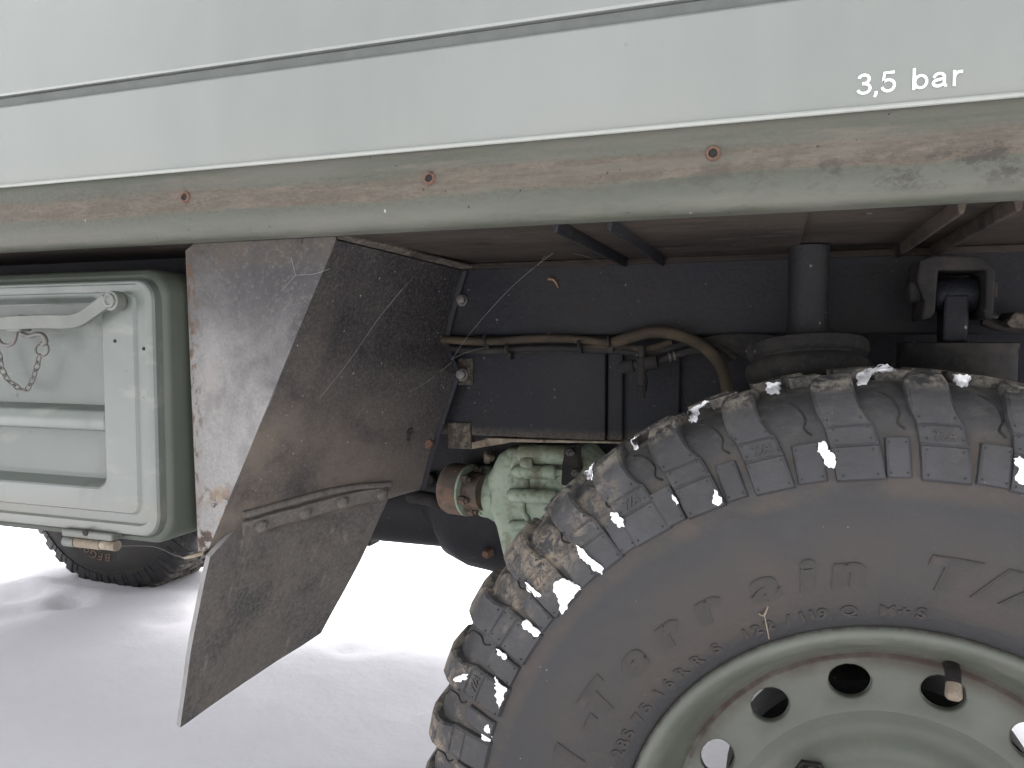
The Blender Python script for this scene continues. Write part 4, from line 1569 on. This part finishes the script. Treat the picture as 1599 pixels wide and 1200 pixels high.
LONG_A = [158.4, 149.0, 140.2, 131.4, 124.0, 116.0, 106.9, 96.7, 87.4]
SHORT_A = [153.8, 144.1, 135.2, 127.6, 120.3, 111.5, 102.0, 92.2, 82.3]
angles = []
gap = (360 - (LONG_A[0] - LONG_A[-1])) / 32
angles = LONG_A + [LONG_A[-1] - gap * (i + 1) + 0.35 * math.sin(i * 2.1) for i in range(31)]
shorts = SHORT_A + [(angles[i] + angles[(i + 1) % len(angles)]) / 2 for i in range(9, 39)] + [angles[39] - gap / 2]

def turned(me, rot):
    c = me.copy()
    c.transform(Matrix.Rotation(-math.radians(rot), 4, 'Y'))
    return c


W1, add1 = make_wheel(CW, False, True, True)
W1['label'] = 'near wheel with chunky snow-flecked tyre'
for i, a in enumerate(angles):
    add1('tread_block', turned(LONG[(i * 7 + 1) % 3], a))
for i, a in enumerate(shorts):
    add1('side_block', turned(SHORT[i % 2], a))
    add1('tread_sipe', turned(SIPE, a))
# far shoulder of the same tyre: mirrored blocks, one joined mesh
bm = bmesh.new()
for i, a in enumerate(angles):
    b2 = bmesh.new()
    b2.from_mesh(LONG[i % 3])
    rot = Matrix.Rotation(-math.radians(a + 4.5), 4, 'Y')
    vm = {}
    for v in b2.verts:
        c = v.co.copy()
        c.y = -c.y
        vm[v.index] = bm.verts.new(rot @ c)
    for f_ in b2.faces:
        bm.faces.new([vm[v.index] for v in reversed(f_.verts)])
    b2.free()
BACK = to_mesh('inner_shoulder_tread', bm, RUBBER, 28)
add1('inner_shoulder_tread', BACK)['kind'] = 'stuff'


def put(name, bm, mat, W, smooth=30):
    me = to_mesh(name, bm, mat, smooth)
    o = bpy.data.objects.new(name, me)
    COL.objects.link(o)
    o.parent = W
    return o



GL = {}


def letter_mesh(ch, size, rb, ext, shear, offset, mat, far=False, wide=1.0):
    # a raised rim of rubber with a dusty face
    key = (ch, size, far)
    if key in GL:
        return GL[key]
    out = bmesh.new()
    c = None
    levels = [(offset, ext * 0.8, 0), (offset - 0.0011, ext, 1)] if size > 0.02 else [(offset, ext, 1)]
    for off, ex, mi in levels:
        bm = text_bm(ch, size, 0.0005, shear, 1.0, off, 4)
        bmesh.ops.subdivide_edges(bm, edges=[e for e in bm.edges if e.calc_length() > 0.006], cuts=2, use_grid_fill=False)
        bmesh.ops.triangulate(bm, faces=bm.faces)
        xx = [v.co.x for v in bm.verts]
        if c is None:
            c = (min(xx) + max(xx)) / 2
        vm = {}
        for v in bm.verts:
            x, y, z = v.co
            r_ = rb + y
            q = place(r_, 90 - math.degrees((x - c) * wide / rb), side_y(r_) - (ex if z > 0 else -0.001))
            if far:
                q.y, q.x = -q.y, -q.x
            vm[v] = out.verts.new(q)
        for f_ in bm.faces:
            try:
                out.faces.new([vm[v] for v in f_.verts]).material_index = mi
            except ValueError:
                pass
        bm.free()
    me = to_mesh('raised_letter', out, RUBBER)
    me.materials.append(mat)
    GL[key] = me
    return me


def wheel_angle(px, py, c, Y):
    p = P(px, py, Y) - c
    return math.degrees(math.atan2(p.z, p.x))


def letters(W, items, size, rb, ext, shear, offset, mat, name='raised_letter', far=False):
    for ch, a in items:
        o = bpy.data.objects.new(name, letter_mesh(ch, size, rb, ext, shear, offset, mat, far, 1.3 if size > 0.02 else 1.1))
        COL.objects.link(o)
        o.parent = W
        o.rotation_euler = (0, math.radians(90 - a) * (-1 if far else 1), 0)
    return


big = [('l', 885, 1182), ('-', 917, 1130), ('T', 937, 1092), ('e', 988, 1035), ('r', 1040, 985), ('r', 1100, 942), ('a', 1188, 905), ('i', 1258, 892), ('n', 1322, 888), ('T', 1492, 892), ('/', 1560, 905), ('A', 1625, 915)]
aa = [(ch, wheel_angle(x, y, CW, 0.623)) for ch, x, y in big]
d_ = 7.0
letters(W1, [('A', aa[0][1] + 2 * d_), ('l', aa[0][1] + d_ * 0.9)] + aa, 0.0340, 0.2655, 0.0013, 0.20, 0.0022, LETTER)
small = [('1', 1165, 992), ('2', 1182, 985), ('2', 1202, 978), ('/', 1232, 970), ('1', 1253, 964), ('1', 1268, 960), ('9', 1285, 957), ('Q', 1326, 953), ('M', 1387, 951), ('+', 1413, 952), ('S', 1440, 955), ('S', 1118, 1013), ('R', 1090, 1033), ('R', 1066, 1052), ('6', 1046, 1072), ('1', 1032, 1088), ('5', 1012, 1110), ('7', 1000, 1124), ('5', 985, 1150), ('8', 976, 1165), ('2', 968, 1180)]
letters(W1, [(ch, wheel_angle(x, y, CW, 0.637)) for ch, x, y in small], 0.0135, 0.2370, 0.0010, 0.0, 0.0004, LETTER, 'size_letter')
# small plates on every other block carry the same short mark
for i, a in enumerate(angles[:12]):
    if i % 2 == 0:
        bm = text_bm('T/A', 0.0088, 0.0004, 0.25, 1.2, 0.0002, 3)
        for v in bm.verts:
            x, y, z = v.co
            r_ = 0.3730 + y
            nr, ny = sn(r_)
            q = 0.0051 + (0.0007 if z > 0 else -0.0006)
            v.co = place(r_ + nr * q, a + 0.15 - math.degrees(x / r_), side_y(r_) + ny * q)
        put('block_mark', bm, RUBBER, W1)
# little moulded pips in the corners of the block plates, one joined mesh
bm = bmesh.new()
for i, a in enumerate(angles[:12]):
    for ra, rb_, hgt in ((0.349, 0.366, 0.0051), (0.3735, 0.3812, 0.0051), (0.3875, 0.394, 0.0062)):
        for r_ in (ra, rb_):
            for sgn in (-1, 1):
                off = -0.2 if r_ < 0.36 else (0.05 if r_ < 0.38 else (0.3 if r_ < 0.386 else 0.8))
                nr, ny = sn(r_)
                q = place(r_ + nr * hgt, a + off + sgn * math.degrees(0.0118 / r_), side_y(r_) + ny * hgt)
                lathe(bm, q, (0, -1, 0), [(-0.001, 0.0008), (0.0004, 0.0007), (0.0005, 0.0003)], 6)
for i, a in enumerate(shorts[:12]):
    for r_ in (0.350, 0.371):
        for sgn in (-1, 1):
            nr, ny = sn(r_)
            q = place(r_ + nr * 0.0039, a + sgn * math.degrees((0.0075 if i % 2 == 0 else 0.0056) / r_), side_y(r_) + ny * 0.0039)
            lathe(bm, q, (0, -1, 0), [(-0.001, 0.0008), (0.0004, 0.0007), (0.0005, 0.0003)], 6)
put('moulded_pips', bm, HOLE, W1)['kind'] = 'stuff'
# valve stem
bm = bmesh.new()
tube(bm, [place(0.187, 77.8, -0.064), place(0.183, 77.7, -0.076), place(0.176, 77.5, -0.084)], lambda t: 0.0066 - 0.0012 * t, 12)
put('valve_stem', bm, DUSTY, W1, 40)
bm = bmesh.new()
lathe(bm, place(0.1775, 77.5, -0.083), place(0.165, 77.2, -0.092) - place(0.176, 77.5, -0.084), [(0, 0.0058), (0.009, 0.0064), (0.011, 0.0060), (0.0125, 0.0045)], 14)
put('valve_cap', bm, PALE, W1, 40)

# far front wheel: turned round, seen on its inner face
W2, add2 = make_wheel(Vector((-2.18, 2.165, 0.385)), True, True, True)
W2['label'] = 'far front wheel glimpsed under the locker'
for i, a in enumerate(angles):
    add2('tread_block', LONG[i % 3], a + 4, sx=-1)
for i, a in enumerate(shorts):
    add2('side_block', SHORT[i % 2], a + 4, sx=-1)
FACE = BACK.copy()
for v in FACE.vertices:
    v.co.y = -v.co.y
FACE.flip_normals()
add2('outer_shoulder_tread', FACE)['kind'] = 'stuff'
CF = Vector((-2.18, 0, 0.385))
a0 = wheel_angle(170, 876, CF, 2.025)
letters(W2, [(ch, a0 - 6.6 * q) for q, ch in enumerate('BFGoodrich')], 0.036, 0.272, 0.0014, 0.1, 0.0012, LETTER_FAR, far=True)
for loc, fl in (((0.1003, 2.195, 0.40), True), ((-2.18, 0.765, 0.40), False)):
    W3, add3 = make_wheel(Vector(loc), fl, False, False)
    add3('shoulder_tread', FACE)['kind'] = 'stuff'
    add3('inner_shoulder_tread', BACK)['kind'] = 'stuff'

# ------------------------------------------------------------------ snow clinging to the near tyre
verts, polys = [], []


def soup(me, rot):
    R_ = Matrix.Rotation(-math.radians(rot), 4, 'Y')
    b = len(verts)
    for v in me.vertices:
        verts.append(R_ @ v.co + CW)
    for p in me.polygons:
        polys.append([b + i for i in p.vertices])


soup(TYRE, 0)
for i, a in enumerate(angles[:12]):
    soup(LONG[(i * 7 + 1) % 3], a)
for i, a in enumerate(shorts[:12]):
    soup(SHORT[i % 2], a)
soup(CENTRE, 0)
TREE = BVHTree.FromPolygons(verts, polys)
EYE = Vector((0, 0, H))


def hit(px, py):
    d = ray(px, py).normalized()
    h, n, _, _ = TREE.ray_cast(EYE, d)
    return h, n, d


def snow_patch(label, pts, th=0.006, grp='snow clinging to the near tyre'):
    # ragged outline
    rag = []
    for i in range(len(pts)):
        a, b = Vector(pts[i]), Vector(pts[(i + 1) % len(pts)])
        n = max(2, int((b - a).length / 3))
        nd = Vector((-(b - a).y, (b - a).x)).normalized() if (b - a).length > 0 else Vector((0, 0))
        for j in range(n):
            p = a.lerp(b, j / n)
            rag.append(p + nd * random.uniform(-2.3, 2.0) * (0.4 if j == 0 else 1.0))
    cx = sum((p.x for p in rag)) / len(rag)
    cy = sum((p.y for p in rag)) / len(rag)
    ctr = Vector((cx, cy))
    levels = [(1.06, -0.0015), (1.0, 0.0018), (0.86, th * 0.7), (0.6, th * 0.95), (0.3, th)]
    bm = bmesh.new()
    rows = []
    last = None
    for s, hgt in levels:
        row = []
        for p in rag:
            q = ctr + (p - ctr) * s
            h, n, d = hit(q.x, q.y)
            if h is None or h.y > 1.05:
                h = last if last is not None else P(q.x, q.y, 0.72)
                dd = ray(q.x, q.y)
                h = EYE + dd * ((h.y) / dd.y)
                n = Vector((0, -1, 0))
            last = h
            hg = hgt * (0.75 + 0.5 * noise.noise(h * 140)) if hgt > 0.002 else hgt
            row.append(bm.verts.new(h - d * hg * 0.8 + Vector((0, 0, 1)) * hg * 0.35))
        rows.append(row)
    for a, b in zip(rows, rows[1:]):
        for i in range(len(a)):
            j = (i + 1) % len(a)
            bm.faces.new((a[i], a[j], b[j], b[i]))
    bm.faces.new(rows[-1])
    c = Vector((0, 0, 0))
    o = obj('snow_patch', bm, CLING, smooth=60)
    tag(o, label, 'snow', grp)
    return o


PATCH = [
    ('largest jagged snow patch, low left on the tyre between side blocks', [(866, 912), (882, 905), (890, 907), (907, 921), (893, 935), (880, 958), (876, 955), (872, 935), (865, 925)]),
    ('long thin slanting snow streak just above the largest snow patch', [(900, 853), (906, 857), (925, 876), (942, 888), (940, 896), (932, 893), (915, 877), (903, 866)]),
    ('small snow sliver left of the largest snow patch', [(820, 911), (828, 915), (836, 923), (845, 930), (840, 932), (828, 925)]),
    ('forked snow patch below the small sliver, left side of the tyre', [(817, 972), (826, 970), (832, 981), (844, 988), (838, 995), (826, 987), (818, 982)]),
    ('tiny snow sliver on the tyre shoulder above the lowest two patches', [(775, 1015), (783, 1018), (792, 1027), (788, 1030), (780, 1024)]),
    ('upright snow patch second from the bottom of the tyre', [(774, 1057), (779, 1066), (791, 1076), (787, 1092), (780, 1107), (775, 1090)]),
    ('lowest and tallest snow patch near the picture bottom edge', [(758, 1122), (766, 1126), (768, 1142), (767, 1162), (760, 1182), (747, 1172), (750, 1158), (756, 1140)]),
    ('oval snow patch beside the block left of the tyre top', [(954, 802), (960, 801), (974, 813), (975, 822), (968, 824), (957, 814)]),
    ('drop-shaped snow patch below a block, middle of the tyre shoulder', [(1115, 766), (1120, 768), (1128, 785), (1122, 790), (1114, 786)]),
    ('tiny snow fleck beside a square block left of the middle', [(1050, 773), (1054, 777), (1060, 787), (1057, 789), (1051, 781)]),
    ('plump snow patch leaning on a block near the tyre top', [(1279, 693), (1288, 690), (1293, 704), (1304, 712), (1304, 729), (1295, 730), (1285, 716), (1278, 706)]),
    ('snow patch cut by the right edge of the picture', [(1583, 717), (1592, 714), (1606, 722), (1606, 755), (1594, 756), (1586, 746), (1592, 735)]),
    ('winged snow cap on the very top of the tyre', [(1340, 583), (1356, 578), (1372, 572), (1386, 570), (1399, 578), (1370, 582), (1360, 589), (1354, 601), (1340, 602)]),
    ('square snow plug on the tyre top under the ribbed rubber', [(1196, 599), (1219, 598), (1218, 614), (1208, 616), (1198, 614)]),
    ('snow plug on the tyre top under the spring can', [(1488, 585), (1502, 586), (1517, 589), (1512, 602), (1500, 605), (1490, 597)]),
    ('hooked snow crescent on the upper left tyre edge under the curved hose', [(1076, 640), (1086, 635), (1104, 627), (1108, 628), (1094, 638), (1090, 656), (1080, 661), (1077, 652)]),
    ('short snow crescent on the tyre edge below the cover plate', [(986, 688), (992, 682), (999, 680), (993, 690), (998, 701), (990, 703)]),
    ('snow crescent on the tyre edge beside the green casing', [(914, 738), (921, 731), (929, 722), (923, 735), (926, 747), (920, 749)]),
    ('snow rim on the leftmost tread block by the open snow', [(709, 1063), (716, 1057), (731, 1054), (730, 1060), (716, 1065)]),
]
for lab, pts in PATCH:
    snow_patch(lab, pts)

# ------------------------------------------------------------------ cobwebs, bits of straw
def web(label, lines, r=0.00035):
    r *= 0.48
    bm = bmesh.new()
    for ln in lines:
        tube(bm, ln, r, 5, 4)
    return tag(obj('cobweb', bm, WEB), label, 'cobweb')


web('long cobweb thread slanting across the black chassis rail', [[P(868, 392, 0.90), P(800, 448, 0.93), P(735, 520, 0.945), P(706, 562, 0.955)], [P(868, 392, 0.90), P(905, 398, 0.92), P(935, 408, 0.96)], [P(852, 400, 0.92), P(840, 415, 0.95)], [P(706, 562, 0.955), P(725, 552, 0.95), P(757, 543, 0.955)], [P(706, 566, 0.955), P(668, 596, 0.92), P(640, 612, 0.86)]], 0.0004)
web('faint cobweb strands on the dark wheel side of the mudguard', [[P(628, 452, 0.80), P(590, 500, 0.78), P(545, 565, 0.76), P(500, 622, 0.74)], [P(606, 480, 0.79), P(640, 440, 0.85), P(662, 425, 0.90)]], 0.00035)
web('branching cobweb on the pale upper face of the mudguard', [[P(462, 430, YG - 0.004), P(440, 455, YG - 0.003)], [P(462, 430, YG - 0.004), P(455, 402, YG - 0.003)], [P(462, 430, YG - 0.004), P(492, 428, YG - 0.003), P(515, 420, YG - 0.003)]], 0.0004)
web('loose cobweb strand sagging below the locker corner', [[P(185, 853, 0.66), P(240, 854, 0.68), P(270, 866, 0.685), P(290, 872, 0.69)]], 0.0004)
bm = bmesh.new()
tube(bm, [P(857, 436, YF - 0.002), P(864, 437, YF - 0.006), P(869, 443, YF - 0.006), P(872, 450, YF - 0.002)], lambda t: 0.0018 - 0.0012 * t, 6)
tag(obj('dry_stem', bm, STRAW), 'tiny curled brown stem stuck on the black chassis rail', 'plant scrap')
bm = bmesh.new()
h1, n1, d1 = hit(1194, 962)
tube(bm, [h1 + Vector((-0.004, -0.002, 0.002)), h1 + Vector((0, -0.004, 0.002)), h1 + Vector((0.0035, -0.002, 0.012))], 0.0007, 6)
tube(bm, [h1 + Vector((0, -0.004, 0.002)), h1 + Vector((0.002, -0.002, -0.008)), h1 + Vector((0.004, -0.001, -0.018))], 0.0004, 6)
tag(obj('dry_stem', bm, PALE), 'pale forked bit of straw stuck on the tyre lettering', 'plant scrap')
